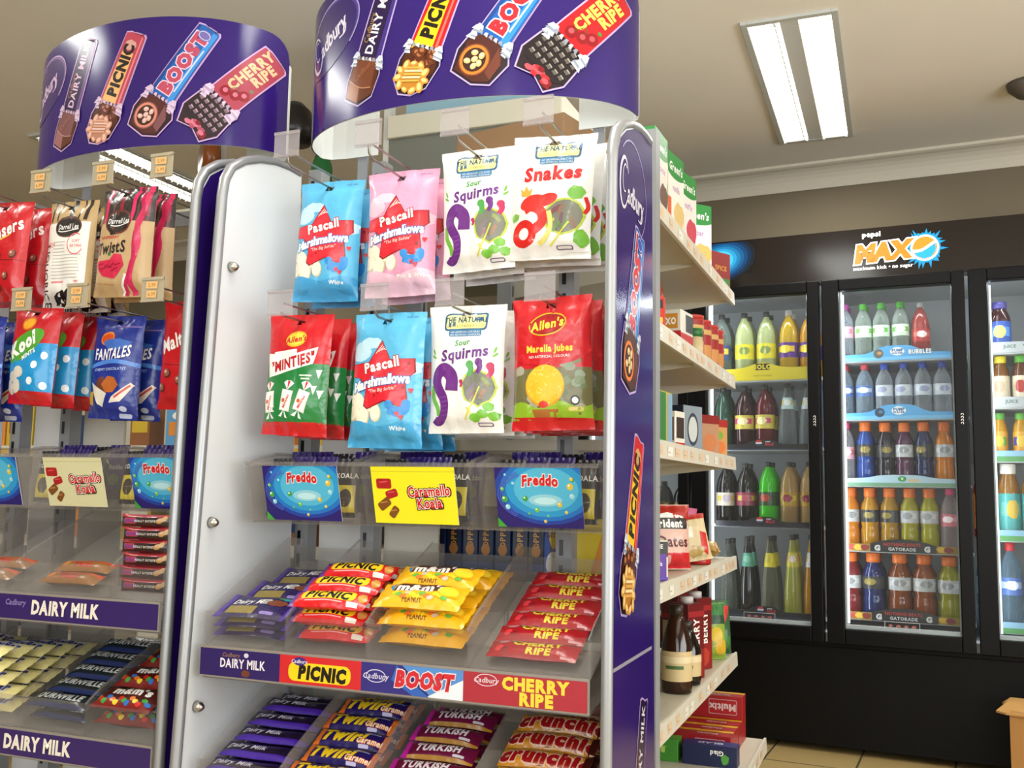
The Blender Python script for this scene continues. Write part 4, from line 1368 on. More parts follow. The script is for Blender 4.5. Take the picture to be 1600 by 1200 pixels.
def header_art():
    a = Art()
    a.ell(-265, 192, 105, 66, fs('#4a3486'), .45, 30).ell(-268, 188, 103, 63, fs('#2b1860'), .45, 30)
    a.oval(-262, 192, 104, 66, 3, fs('#a79bc8'), .45, -60, 120)
    script_logo(a, -272, 190, .98, fs('#d8d2e2'), .45)
    for kind, x, y, ang, L, W in (('milk', -147, 74, -19, 205, 62), ('picnic', -18, 70, -22, 205, 66), ('boost', 108, 74, -34, 226, 68), ('cherry', 236, 66, -45, 205, 78)):
        a.add(barpic(kind, L, W), x, y, 1, R(ang))
    return a


HA = header_art()
FADE[0] = 1
HB = header_art()
FADE[0] = 0
END_Y, YB = 1.42, 1.80


def side_profile(dz=0.0, flare=.05):
    return [(1.497 - flare * 1.35, 0), (1.497 - flare, .5), (1.497, 1.555 + dz), (1.503, 1.59 + dz), (1.522, 1.622 + dz), (1.56, 1.648 + dz), (1.61, 1.668 + dz), (1.667, 1.681 + dz), (1.715, 1.685 + dz), (1.757, 1.684 + dz)]


def side_panel(root, X, dz=0, art=None, flare=.05):
    pr_ = side_profile(dz, flare)
    poly = pr_ + [(1.79, 0)]
    mb = MB().prism(poly, 0, X - .006, X - .001, PANW).prism(poly, 0, X + .001, X + .006, PANW)
    sgn = 1
    # inner faces are white, outer faces carry the purple print sheet
    out = X + .0065 if art != 'L' else X - .0065
    ins = [(y + .012, z - (.012 if z > 1.5 else 0)) for y, z in pr_[:-1]] + [(1.757, 1.672 + dz), (1.79, 0)]
    mb.prism(ins, 0, min(out, X), max(out, X), PANP)
    if isinstance(art, Art):
        art.put(mb, lambda x, y, l: Vector((out + l, 1.64 + x, y)), lift=.0006, dl=.00015, clip=(-148, 0, 116, 1660))
    o = part(mb, 'side_panel', root)
    tr = MB()
    n = len(pr_)
    inner = []
    for i, p in enumerate(pr_):
        d = (Vector(pr_[min(i + 1, n - 1)]) - Vector(pr_[max(i - 1, 0)])).normalized()
        inner.append((p[0] + d.y * .019, p[1] - d.x * .019))
    k = 8                                            # rounded section swept along the edge
    vs, fs = [], []
    for p, q in zip(pr_, inner):
        for j in range(k):
            a_ = 2 * PI * j / k
            f_ = .5 - .5 * math.cos(a_)
            vs.append((X + .0095 * math.copysign(abs(math.sin(a_)) ** .6, math.sin(a_)), p[0] + (q[0] - p[0]) * f_ - .004, p[1] + (q[1] - p[1]) * f_ + .002))
    for i in range(n - 1):
        for j in range(k):
            fs.append((i * k + j, i * k + (j + 1) % k, (i + 1) * k + (j + 1) % k, (i + 1) * k + j))
    tr.add(vs, fs, SIL, True)
    e = tr.build('edge_trim', o)
    # clip fittings on the inner face
    for z in ((1.42, .93, .60) if art is not None and not isinstance(art, Art) else ()):
        c = MB().lathe([(0, 0), (.011, 0), (.009, .010), (.004, .016), (0, .016)], M('#b8b4ac', .25, 'metal'), 12, caps=False)
        c.v = [(X + .007 + vz, 1.497 - flare * (1.555 - z) / 1.055 + .04 + vx, z + vy) for vx, vy, vz in c.v]
        c.build('fixing_knob', o)
    return o


def header_sign(root, cx, y1, dep, hw, zb, H, art, name='header_sign'):
    N = 64
    ths = [PI * i / N for i in range(N + 1)]
    P = [Vector((cx - hw * math.cos(t), y1 - dep * math.sin(t), 0)) for t in ths]
    ret = [Vector((cx + hw - .004, y1 + .012, 0)), Vector((cx + hw - .018, y1 + .024, 0)), Vector((cx + hw - .05, y1 + .028, 0)), Vector((cx + hw - .13, y1 + .028, 0))]
    retl = [Vector((2 * cx - p.x, p.y, 0)) for p in ret][::-1]
    s_ = [0]
    for a_, b_ in zip(P, P[1:]):
        s_.append(s_[-1] + (b_ - a_).length)
    half = s_[-1] / 2
    s_ = [x - half for x in s_]

    def top(s):
        e = abs(s) / half
        z = H - .035 * e ** 2
        if e > .86:
            q = (e - .86) / .14
            z -= .05 * (1 - math.sqrt(max(0, 1 - q * q)))
        return z

    def pt(s, z, l):
        i = 0
        while i < len(s_) - 2 and s_[i + 1] < s:
            i += 1
        f_ = (s - s_[i]) / (s_[i + 1] - s_[i])
        p = P[i].lerp(P[i + 1], f_)
        tt = (P[min(i + 2, N)] - P[max(i - 1, 0)]).normalized()
        nn = Vector((tt.y, -tt.x, 0))
        return Vector((p.x, p.y, zb + z)) + nn * l

    mb = MB()
    for l, mt in ((.0, PANP), (-.003, M('#d9dbd8', .5))):
        vs = []
        for s in s_:
            vs += [pt(s, 0, l), pt(s, top(s) * .5, l), pt(s, top(s), l)]
        fs = []
        for i in range(N):
            for j in (0, 1):
                fs.append((3 * i + j, 3 * i + 3 + j, 3 * i + 4 + j, 3 * i + 1 + j))
        mb.add(vs, fs, mt, True)
    pw = M('#d9dbd8', .5)
    for path in (retl + [P[0]], [P[-1]] + ret):
        h1 = top(half)
        a_ = [(p.x, p.y) for p in path]
        b_ = [(p.x, p.y - .003) for p in path]
        mb.prism(a_ + b_[::-1], 2, zb, zb + h1, pw)
    art.put(mb, lambda x, y, l: pt(max(-half, min(half, x)), min(y, top(max(-half, min(half, x))) - .001), l), 22, lift=.0008, dl=.00012, clip=(-half * 1000 + 4, 2, half * 1000 - 4, H * 1000))
    o = part(mb, name, root)
    for sx in (-.75, .75):
        MB().box(cx + hw * sx - .012, y1 + .03, 1.55, cx + hw * sx + .012, y1 + .036, zb + .12, GREY).build('bracket', o)
    return o


def peg(root, X, z, low, y0=1.495, ticket=None, wz=None):
    mb = MB()
    mt = M('#9a9690', .3, 'metal')
    mb.tube([(X, YB, low), (X, y0 + .014, low), (X, y0 + .004, low + .006), (X, y0 + .001, z - .02)], .0022, mt, 6)
    wz = wz or z + .025
    if wz < 9:
        mb.tube([(X + .006, YB, wz), (X + .006, y0 + .016, wz), (X + .006, y0 + .002, z + min(.02, wz - z))], .002, mt, 6)
    o = part(mb, 'peg_hook', root)
    tk = MB()
    t = M('#c6bfc2', .25, 'acrylic', 6.5) if not ticket else M('#a89d84', .4)
    tk.box(X - .027, y0 - .003, z - .022, X + .027, y0 - .001, z + .022, t)
    tk.box(X - .027, y0 - .005, z + .018, X + .027, y0 + .0, z + .024, t).box(X - .027, y0 - .005, z - .025, X + .027, y0, z - .021, t)
    if ticket:
        A = Art()
        g = M('#e0b070', .5)
        A.rect(-14, 1, 14, 15, g, -.04).rect(-12, -17, 12, -3, g, -.05)
        A.text('5.99', 0, 8, 7, M('#a8743a'), .02).text('6.99', 0, -10, 7, M('#a8743a'), .02)
        A.put(tk, lambda x, y, l: Vector((X + x, y0 - .005 - l, z + y)))
    tk.build('ticket_holder', o)


def pockets(root, xl, xr, zt, cards):
    """clear tub rail with three pockets; each may carry a printed card"""
    mb = MB()
    zb, yf, yk = zt - .108, 1.540, 1.77
    mb.prism([(yf, zt), (yf + .028, zb), (yf + .031, zb), (yf + .003, zt)], 0, xl, xr, ACR)
    mb.box(xl, yf + .028, zb - .002, xr, yk, zb + .001, ACR2)
    mb.box(xl, yk - .003, zb, xr, yk, zt + .027, ACR)
    mb.strip([(yf - .004, zt - .003), (yf - .004, zt + .002), (yf + .006, zt + .003)], (xl, xr), .002, ACR2)
    w3 = (xr - xl) / 3
    xs = [xl, xl + w3 - .008, xl + w3 + .014, xl + 2 * w3 - .008, xl + 2 * w3 + .014, xr - .003]
    prof = [(yf + .004, zt), (yf + .05, zt + .012), (yf + .10, zt + .021), (yk, zt + .022), (yk, zb), (yf + .03, zb)]
    for x in xs:
        mb.prism(prof, 0, x, x + .0025, ACR)
    for i in (0, 1, 2):                             # rolled rim along each divider
        for x in (xs[2 * i], xs[2 * i + 1]):
            mb.tube([(x, yf + .002, zt), (x, yf + .05, zt + .013), (x, yf + .10, zt + .022), (x, yk, zt + .023)], .0028, ACR2, 6)
    o = part(mb, 'tub_rail', root)
    for x0, x1, kind in cards:
        A = Art()
        W, H = (x1 - x0) * 1000, 100
        f_ = lambda h: M(h, .22, 'coat')
        if kind == 'yellow' or kind == 'pale':
            base = '#ece228' if kind == 'yellow' else '#d2cfa6'
            A.rect(-W / 2, -H / 2, W / 2, H / 2, f_(base)).rect(-W / 2, H / 2 - 9, W / 2, H / 2 - 8, f_('#c8bd2a' if kind == 'yellow' else '#b8b27c'))
            dx = .18 * W
            A.text('Caramello', dx, 8, 17, f_('#c8202a'), .05, rot=.06, sx=.72, out=(f_('#2a1a1a'), .09)).text('Caramello', dx, 8, 17, f_('#c8202a'), .03, rot=.06, sx=.72, out=(f_('#f4ece4'), .05))
            A.text('Koala', dx, -13, 17, f_('#c8202a'), .05, rot=.06, sx=.78, out=(f_('#2a1a1a'), .09)).text('Koala', dx, -13, 17, f_('#c8202a'), .03, rot=.06, sx=.78, out=(f_('#f4ece4'), .05))
            for i, (x, y, r) in enumerate(((-58, 20, 15), (-44, 2, 12), (-60, -16, 13), (-42, -30, 11))):   # plain toffee pieces in place of the mascot
                A.rrect(x - r, y - r * .6, x + r, y + r * .6, 4, f_('#a81f26' if i < 2 else '#7a4a22'), .3 * i)
                A.line([(x - r * .6, y + 2), (x + r * .5, y + 4)], 2, f_('#d8545a' if i < 2 else '#b8824a'))
        else:
            A.rect(-W / 2, -H / 2, W / 2, H / 2, f_('#241a6c'))
            for i, (rx, c) in enumerate(((74, '#1f3f9c'), (66, '#1f6fc0'), (58, '#2a94cc'), (46, '#4fb0d4'))):
                A.ell(14, 14, rx * 1.25, rx * .80, f_(c))
            A.ell(12, -4, 30, 10, f_('#8cc8da')).ell(12, -5, 20, 6, f_('#b4dde6'))
            for i in range(3):
                A.oval(0, 4, W / 2 - 4 - i * 4, 44 - i * 3, 1.6, f_('#4a5fc0'), 0, 120, 235)
            A.text('Freddo', 4, 30, 17, f_('#c8202a'), .05, shear=.1, sx=.8, arc=-.1, out=(f_('#f0e4e4'), .06))
            rn = random.Random(5)
            for i in range(22):                     # loose bubbles in place of the mascots
                x, y, r = rn.uniform(-W * .42, W * .42), rn.uniform(-40, 40), rn.uniform(2, 6)
                if abs(y - 30) < 14 and abs(x) < 40:
                    continue
                A.ell(x, y, r, r, f_(('#6fb84a', '#d8b83a', '#3f9a4a', '#8fd0e0')[i % 4]), n=12).ell(x - r * .3, y + r * .3, r * .35, r * .35, f_('#e6f0d8'), n=8)
            A.poly([(-W / 2, -50), (-W / 2, -34), (-W / 2 + 16, -50)], f_('#3f9a3a'))
        mb = MB()
        A.put(mb, lambda x, y, l: Vector(((x0 + x1) / 2 + x, yf + .014 - y * .28 - .0022 - l, zt - .053 + y)), lift=0, dl=.0003, clip=(-W / 2, -H / 2, W / 2, H / 2))
        b0 = [((x0 + x1) / 2 + sx * W / 2000, yf + .014 - sy * .05 * .28 - .002, zt - .053 + sy * .05) for sx, sy in ((-1, -1), (1, -1), (1, 1), (-1, 1))]
        mb.add(b0 + [(x, y + .0012, z) for x, y, z in b0], [(0, 1, 2, 3), (7, 6, 5, 4), (0, 4, 5, 1), (1, 5, 6, 2), (2, 6, 7, 3), (3, 7, 4, 0)], WHITE)
        mb.build('printed_card', o)
    return o


SLOPE = .45


def bar_tray(root, xl, xr, zs, divs, strip):
    mb = MB()
    y0, y1 = 1.48, 1.78
    f_ = lambda y: zs - .006 + SLOPE * (y - y0)
    mb.prism([(y0, f_(y0)), (y1, f_(y1)), (y1, f_(y1) - .003), (y0, f_(y0) - .003)], 0, xl, xr, ACR2)
    mb.box(xl, y0 - .006, zs - .004, xr, y0 - .003, zs + .058, ACR)
    mb.box(xl, y1 - .003, f_(y1), xr, y1, f_(y1) + .028, ACR2)
    for x in [xl] + divs + [xr - .003]:
        mb.prism([(y0, f_(y0)), (y0, zs + .055), (y0 + .03, zs + .075), (y1 - .05, f_(y1) + .05), (y1, f_(y1) + .045), (y1, f_(y1))], 0, x, x + .0025, ACR)
    for x in divs:
        mb.tube([(x, y0, zs + .056), (x, y0 + .03, zs + .076), (x, y1 - .05, f_(y1) + .051)], .002, ACR2, 6)
    o = part(mb, 'bar_tray', root)
    W = (xr - xl) * 1000
    mb = MB()
    mb.box(xl - .002, y0 - .009, zs - .056, xr + .002, y0 - .003, zs - .002, M('#8e867e', .3))
    strip.put(mb, lambda x, y, l: Vector(((xl + xr) / 2 + x, y0 - .009 - l, zs - .029 + y)), lift=.0006, dl=.0002, clip=(-W / 2, -26, W / 2, 25))
    mb.build('price_strip', o)
    mb = MB()
    mb.prism([(y0, zs - .056), (y1 + .02, zs - .02), (y1 + .02, zs - .026), (y0, zs - .06)], 0, xl, xr, M('#6f6a66', .5))
    mb.build('tray_bracket', o)
    return o


def strip_purple(W, shift=0, extra=False):
    A = Art()
    f_ = lambda h: M(h, .3)
    A.rect(-W / 2, -24, W / 2, 23, f_('#33205f'))
    for dx in ((-W / 2 + W * .28, W / 2 - W * .22) if extra else (shift,)):
        A.text('DAIRY MILK', dx, 1, 25, f_('#e6dfd2'), .05, sx=.78, shear=.06).text('Cadbury', dx - 125, 8, 11, f_('#8a7ab0'), .02, shear=.2, sx=.9)
    return A


def strip_four(W, ds):
    A = Art()
    f_ = lambda h: M(h, .3)
    b = [-W / 2] + ds + [W / 2]
    for i, c in enumerate(('#2c1c5c', '#c8242a', '#2f2a78', '#a32734')):
        A.rect(b[i], -24, b[i + 1], 23, f_(c))
    c = [(b[i] + b[i + 1]) / 2 for i in range(4)]
    A.text('DAIRY MILK', c[0] + 6, 0, 15, f_('#e2dbe4'), .03, sx=.76).text('Cadbury', c[0] - 18, 14, 7, f_('#8a6a4a'), .02, shear=.2).ell(c[0] + 14, -16, 9, 6, f_('#6a3a28')).ell(c[0] + 14, 15, 5, 4, f_('#cfc6da'))
    A.rrect(b[1] + 18, -19, b[2] - 20, 12, 12, f_('#efc91c')).text('PICNIC', c[1] + 4, -4, 21, f_('#17110f'), .07, shear=.1, sx=.86, rot=-.02).ell(b[1] + 40, 14, 13, 7, f_('#3a2a7a')).text('Cadbury', b[1] + 40, 14, 6, f_('#d8d2e2'), .02, shear=.2)
    A.poly([(b[3] - 56, -24), (b[3], -24), (b[3], 23), (b[3] - 110, 23)], f_('#4f86c8')).poly([(b[3] - 66, -24), (b[3], -24), (b[3], 8)], f_('#d8dfe8')).poly([(b[3] - 120, 23), (b[3] - 92, -2), (b[3] - 60, -24), (b[3] - 90, -24), (b[3] - 130, -2)], f_('#2f5cb0'))
    A.text('BOOST', c[2] + 24, 2, 24, f_('#c42430'), .07, shear=.2, sx=.82, rot=.0, out=(f_('#e6d8dc'), .05)).text('Cadbury', b[2] + 28, 2, 9, f_('#c9c2dc'), .02, shear=.2).oval(b[2] + 28, 2, 18, 10, 1.5, f_('#c9c2dc'))
    A.text('CHERRY', c[3] + 18, 10, 18, f_('#ecc83a'), .06, sx=1.0).text('RIPE', c[3] + 20, -12, 18, f_('#ecc83a'), .06, sx=1.0).text('Cadbury', b[3] + 40, 12, 8, f_('#d8c2cc'), .02, shear=.2).oval(b[3] + 40, 12, 18, 9, 1.3, f_('#d8c2cc'))
    return A


def panel_art():
    a = Art()
    a.oval(-24, 1520, 92, 84, 3, fs('#8f86b8'), -.2, -70, 150)
    script_logo(a, -32, 1512, 1.06, fs('#d9d4e0'), -.04)
    a.add(barpic('boost', 205, 70, 3), -46, 1226, 1.14, R(-17))
    a.add(barpic('picnic', 205, 68, 4), -50, 862, 1.14, R(-18))
    a.rect(-170, 721, 168, 727, fs('#9a97a4'))
    a.add(barpic('milk', 205, 62, 5), 10, 440, 1, R(-14))
    return a


def stand(xl, xr, label, arts, dz, flares):
    root = empty('confectionery_display_stand', ((xl + xr) / 2, 1.62, 0))
    tag(root, label, 'display stand')
    for X, a_, d_, fl_ in zip((xl, xr), arts, dz, flares):
        side_panel(root, X, d_, a_, fl_)
    for x in (xl + .012, xl + .172, xr - .175, xr - .012):
        mb = MB().box(x - .016, 1.80, 0, x + .016, 1.835, 1.70, GREY)
        for k in range(34):
            mb.box(x - .009, 1.7992, .06 + k * .048, x - .001, 1.80, .09 + k * .048, BLACK)
        part(mb, 'upright', root)
    for z in (1.600, 1.312):
        part(MB().box(xl + .01, 1.795, z, xr - .01, 1.80, z + .035, GREY), 'cross_bar', root)
    part(MB().box(xl + .01, 1.46, 0, xr - .01, 1.80, .16, M('#3a3546', .4)), 'plinth', root)
    part(MB().box(xl + .03, 1.842, .30, xl + .155, 1.850, 1.28, M('#dcdad6', .5)), 'back_panel', root)
    part(MB().box(xl + .19, 1.842, .30, xl + .315, 1.850, 1.28, M('#d0cbbb', .5)), 'back_panel', root)
    return root


MAIN = stand(-1.2, -.423, 'purple and silver sweets stand in the centre, its right side panel showing two bars', ('L', panel_art()), (.0, -.022), (.05, .015))
LEFT = stand(-2.04, -1.262, 'sweets stand at left, next to the white inner panel of the centre one', ('L', None), (0, 0), (.03, .02))
header_sign(MAIN, -.81, 1.79, .205, .36, 1.722, .30, HA)
header_sign(LEFT, -1.635, 1.82, .172, .355, 1.745, .302, HB)
PK = {}


def row_of_pegs(root, z, pegs, ticket=None):
    for key, X, zc, h in pegs:
        low = zc + h * .4318 + .002                 # the wire runs through the punched hole of the bags
        peg(root, X, z, low, ticket=ticket, wz=9 if key == 'kool' else zc + h / 2 + .008)
        PK[(key, X)] = (zc, h)


row_of_pegs(MAIN, 1.637, (('blue', -1.05, 1.490, .246), ('pink', -.876, 1.486, .246), ('squirm', -.704, 1.508, .228), ('snake', -.549, 1.513, .224)))
row_of_pegs(MAIN, 1.335, (('mint', -1.050, 1.210, .232), ('blue', -.853, 1.193, .246), ('squirm', -.706, 1.211, .228), ('jube', -.542, 1.214, .228)))
LP = {}
for nm, X, px, py, h, z in (('malt', -1.84, 8, 394, .225, 1.628), ('lico', -1.66, 112, 398, .236, 1.628), ('twist', -1.492, 200, 379, .232, 1.628), ('purple', -1.342, 345, 384, .20, 1.628),
                            ('fant', -1.84, -30, 576, .222, 1.378), ('kool', -1.69, 58, 556, .208, 1.378), ('fant', -1.539, 186, 574, .222, 1.378), ('maltlow', -1.347, 300, 556, .225, 1.378)):
    q = at_x(px, py, X)
    LP[(nm, px)] = (X, q.z, q.y)
    row_of_pegs(LEFT, z, ((nm, X, q.z, h),), 1)
pockets(MAIN, -1.145, -.452, 1.040, [(-1.107, -.946, 'blue'), (-.876, -.712, 'yellow'), (-.637, -.484, 'blue')])
pockets(LEFT, -1.985, -1.29, 1.054, [(-1.90, -1.728, 'blue'), (-1.652, -1.497, 'pale'), (-1.424, -1.30, 'blue')])
W_ = 724
bar_tray(MAIN, -1.172, -.448, .716, [-1.003, -.842, -.655], strip_four(W_, [-1.003e3 + 810, -842 + 810, -655 + 810]))
bar_tray(MAIN, -1.172, -.448, .458, [-1.003, -.842, -.655], strip_purple(W_, 0, True))
bar_tray(LEFT, -2.02, -1.272, .785, [-1.83, -1.64, -1.40], strip_purple(748, 148))
bar_tray(LEFT, -2.02, -1.272, .528, [-1.83, -1.60, -1.44], strip_purple(748, 100))

# ---------------------------------------------------------------- bags on the pegs
ROWW = {0: 'upper', 1: 'lower'}
SEQ = ['front', 'second', 'third', 'fourth']


def hang(key, X, zc, y, n, step, roll, desc, grp, dx=.0, h=.23):
    for i in range(n):
        r_ = R(roll if i == 0 else roll * .6 + random.uniform(-1.2, 1.2))
        x = X - h * .4318 * math.sin(r_) + (random.uniform(-.003, .003) if i else 0)
        lb = f'{desc}, foremost' if i == 0 else f'{desc}, {SEQ[i]} in line'
        place(key, BAGS[key], (x, y + step * i, zc), (0, r_, R(random.uniform(-1.5, 1.5))), lb, 'sweet bag', grp)


hang('blue', -1.05, 1.490, 1.655, 2, .066, 2, 'sky-blue marshmallow bag hanging in the upper row', 'blue marshmallow bags, upper row')
hang('pink', -.876, 1.486, 1.632, 2, .066, 0, 'pink marshmallow bag hanging in the upper row', 'pink marshmallow bags')
hang('squirm', -.704, 1.508, 1.600, 3, .054, -1, 'white bag of sour gummy worms in the upper row', 'gummy worm bags, upper row')
hang('snake', -.549, 1.513, 1.585, 3, .054, 3, 'white bag of gummy snakes with red lettering', 'gummy snake bags')
hang('mint', -1.050, 1.210, 1.568, 4, .054, 3, 'red and green bag of wrapped mints', 'wrapped mint bags')
hang('blue', -.853, 1.193, 1.555, 3, .066, 1, 'sky-blue marshmallow bag hanging in the lower row', 'blue marshmallow bags, lower row')
hang('squirm', -.706, 1.211, 1.572, 4, .054, 0, 'white bag of sour gummy worms in the lower row', 'gummy worm bags, lower row')
hang('jube', -.542, 1.214, 1.557, 4, .054, -1, 'red bag of sugared fruit jubes with a yellow ball', 'fruit jube bags')


def hang_px(key, px, n, step, roll, desc, grp, peg_key=None):
    X, z, y = LP[(peg_key or key, px)]
    hang(key, X, z, y, n, step, roll, desc, grp)


BAGS['purple'] = bag('purple', .118, .20, .04, FO('#24124f'), lambda: Art().text('Cadbury', 0, 40, 16, FO('#b9a8d8'), .02, shear=.2).blob(10, -40, 36, 30, FO('#5a3320'), 2), (150, 230), 21)
hang_px('malt', 8, 3, .056, 2, 'red bag of chocolate balls at the upper left edge', 'red chocolate ball bags, upper row')
hang_px('lico', 112, 3, .056, 1, 'white and kraft liquorice bag in the upper row of the left stand', 'liquorice bags')
hang_px('twist', 200, 2, .056, 2, 'kraft-coloured raspberry twist bag with pink stripes', 'raspberry twist bags')
hang_px('purple', 345, 1, .056, 0, 'dark purple bag half hidden behind the silver panel edge', 'dark purple bag')
hang_px('fant', -30, 2, .056, 1, 'navy caramel sweets bag cut by the left edge', 'navy caramel bags, left peg')
hang_px('kool', 58, 4, .056, 4, 'red and sky-blue mint bag with a green oval', 'red and blue mint bags')
hang_px('fant', 186, 2, .056, 3, 'navy caramel sweets bag in the lower row of the left stand', 'navy caramel bags, middle peg')
hang_px('malt', 300, 1, .05, 3, 'red bag of chocolate balls half hidden by the silver edge trim', 'red chocolate ball bags, lower row', 'maltlow')

# ---------------------------------------------------------------- bars in the trays
TH = math.atan(SLOPE)
SN = Vector((0, -math.sin(TH), math.cos(TH)))
SD = Vector((0, math.cos(TH), math.sin(TH)))


def fill(key, cat, X, zs, rows, layers, pitch, T, h, desc, grp, tilt=0, jit=1.0, yaw=2.6, d0=.017, inset=None):
    """rows of packets lying on the sloping tray, several layers deep"""
    n = 0
    for l in range(layers):
        for r in range(rows - (l if inset is None else 0)):
            d = d0 + h / 2 + r * pitch + l * .004
            q = Vector((X + jit * random.uniform(-.006, .006), 1.482, zs - .004)) + SD * d + SN * (T * .72 + .001 + l * T * 1.14)
            topl = l == layers - 1
            rowname = ['front', 'second', 'third', 'fourth', 'fifth', 'sixth', 'seventh'][r]
            lay = 'on top' if topl else f'layer {["one", "two", "three", "four", "five"][l]}'
            place(key, BARS[key], q, (-(PI / 2 - TH) + R(tilt if topl else 0), 0, R((jit if not topl else 1) * random.uniform(-1, 1) * (yaw if topl else 2.6))), f'{desc}, {rowname} row, {lay}', cat, grp)


fill('block', 'chocolate block', -1.087, .716, 3, 3, .088, .0145, .078, 'purple chocolate block in the upper centre tray', 'purple chocolate blocks', jit=.3, yaw=1)
fill('picnic', 'chocolate bar', -.922, .716, 5, 3, .052, .026, .044, 'red and yellow bar in the upper centre tray', 'red and yellow bars', 6, yaw=3.5)
fill('mms', 'candy packet', -.746, .716, 4, 3, .0645, .029, .060, 'yellow candy packet in the upper centre tray', 'yellow candy packets', 6, jit=.7, yaw=5, d0=.023)
fill('cherry', 'chocolate bar', -.552, .716, 6, 1, .047, .020, .042, 'crimson bar with yellow lettering in the upper tray', 'crimson bars', 4, jit=.4, yaw=2)
fill('slab', 'chocolate bar', -1.088, .458, 6, 2, .045, .016, .040, 'dark purple slim bar in the lower centre tray', 'dark purple slim bars', jit=.3, yaw=1)
fill('twirl', 'chocolate bar', -.922, .458, 6, 2, .046, .022, .042, 'navy bar with orange ends in the lower tray', 'navy and orange bars', 4)
fill('turkish', 'chocolate bar', -.750, .458, 6, 2, .046, .020, .042, 'maroon bar with white lettering in the lower tray', 'maroon bars', 4)
fill('crunchie', 'chocolate bar', -.552, .458, 6, 2, .047, .024, .044, 'gold foil bar with red lettering in the lower tray', 'gold foil bars', 4)
for X, w_ in ((-1.925, 'far-left'), (-1.735, 'left'), (-1.522, 'middle')):
    fill('gold', 'chocolate bar', X, .785, 2, 1, .046, .022, .036, f'orange-tan bar, {w_} bay of the left upper tray', 'orange and tan bars')
for X, w_ in ((-1.925, 'far-left'), (-1.716, 'left')):
    fill('milky', 'chocolate bar', X, .528, 5, 5 if w_ == 'left' else 3, .050, .024, .046, f'cream bar, {w_} bay of the left lower tray', f'cream bars, {w_} bay', yaw=4.5 if w_ == 'left' else 2)
fill('bourn', 'chocolate bar', -1.520, .528, 6, 2, .048, .020, .044, 'dark green-black bar in the left lower tray', 'dark green-black bars', 3, jit=.6, yaw=1)
fill('mbrown', 'candy packet', -1.358, .528, 4, 2, .068, .027, .062, 'brown candy packet in the left lower tray', 'brown candy packets', 4)
p = at_y(224, 915, 1.515)
for i in range(6):
    place('nut', BARS['nut'], (p.x + .004 * (-1) ** i, 1.515 + .002 * (i % 2), .806 + i * .0245), (0, 0, R(random.uniform(-3, 3))), f'brown peanut bar, {["lowest", "second", "third", "fourth", "fifth", "top"][i]} of the stack beside the panel', 'chocolate bar', 'stacked brown peanut bars')
for i in range(5):
    place('nut', BARS['nut'], (p.x + .003 * (-1) ** i, 1.56, .826 + i * .0245), (0, 0, R(random.uniform(-3, 3))), f'brown peanut bar, {["lowest", "second", "third", "fourth", "top"][i]} of the stack behind', 'chocolate bar', 'brown peanut bars behind the stack')

# small packs standing in the clear tubs
PKP = lambda: packet('snack_packet', .050, .118, .016, FO('#24115a'), Art().rect(-22, -38, 22, 30, FO('#3a2484')).text('Freddo', 0, 10, 10, FW, .03, sx=.8).ell(0, -18, 14, 12, FO('#6f9a3a')), (50, 118), 31)
PKY = lambda: packet('snack_packet', .050, .110, .018, FO('#17121c'), Art().rect(-20, -46, 20, 4, FO('#d8c828')).ell(0, -20, 13, 17, FO('#3a2a1c')).text('KOALA', 0, 22, 9, FW, .03), (50, 110), 32)
k = 0
for x0, x1, zt, w_ in ((-1.14, -.925, 1.040, 'left tub'), (-.893, -.695, 1.040, 'middle tub'), (-.662, -.460, 1.040, 'right tub'), (-1.734, -1.534, 1.054, 'middle tub of the left stand'), (-1.502, -1.298, 1.054, 'right tub of the left stand')):
    n = 4
    for i in range(n):
        for r in range(2):
            key = 'pkp' if (i + r) % 3 else 'pky'
            place(key, PKP if key == 'pkp' else PKY, (x0 + .033 + i * (x1 - x0 - .066) / (n - 1), 1.60 + r * .06, zt - .042 + .012 * r), (R(-8), 0, R(random.uniform(-8, 8))),
                  f'small {"purple" if key == "pkp" else "black-yellow"} pack {ORD[i]} from left, {"front" if r == 0 else "back"} row, {w_}', 'snack pack', f'small packs in the {w_}')

# ---------------------------------------------------------------- gondola shelving behind the stands, facing the refrigerator aisle
GON = empty('gondola_shelving', (-.88, 2.4, 0))
tag(GON, 'cream metal aisle shelving standing behind the purple side panel', 'shelving')
CRM = M('#c6bfac', .45)
GZ = [1.603, 1.347, 1.104, .813, .535]
GX, GE, GB = -.45, 2.97, 1.90
TK = M('#d9bd9c', .5)


def gshelf(z, xf, y1, n, tilt=0):
    mb = MB()
    mb.box(-.96, GB, z - .022, xf - .004, y1, z, CRM)
    o = part(mb, 'shelf', GON)
    mb = MB().prism([(xf - .006, z + .004), (xf, z + .004), (xf + .002, z - .034), (xf - .006, z - .034)], 1, GB, y1 + .004, M('#d2ccbc', .4))
    rn = random.Random(int(z * 1000))
    A = Art()
    y = GB + .05
    while y < y1 - .06:
        ln_ = rn.uniform(.035, .05)
        A.rect(y * 1000, -11, (y + ln_) * 1000, 9, TK if rn.random() < .6 else M('#e6e2d8', .5)).rect(y * 1000 + 4, -4, y * 1000 + 24, -2, M('#b8906c', .5))
        y += ln_ + rn.uniform(.01, .09)
    A.put(mb, lambda x, yy, l: Vector((xf + .0014 + l, x, z - .016 + yy)))
    mb.build('price_rail', o)
    for yy in (GB + .02, (GB + y1) / 2, y1 - .02):
        MB().prism([(-.96, z - .022), (xf - .02, z - .022), (xf - .02, z - .030), (-.96, z - .085)], 1, yy - .0012, yy + .0012, CRM).build('bracket', o)


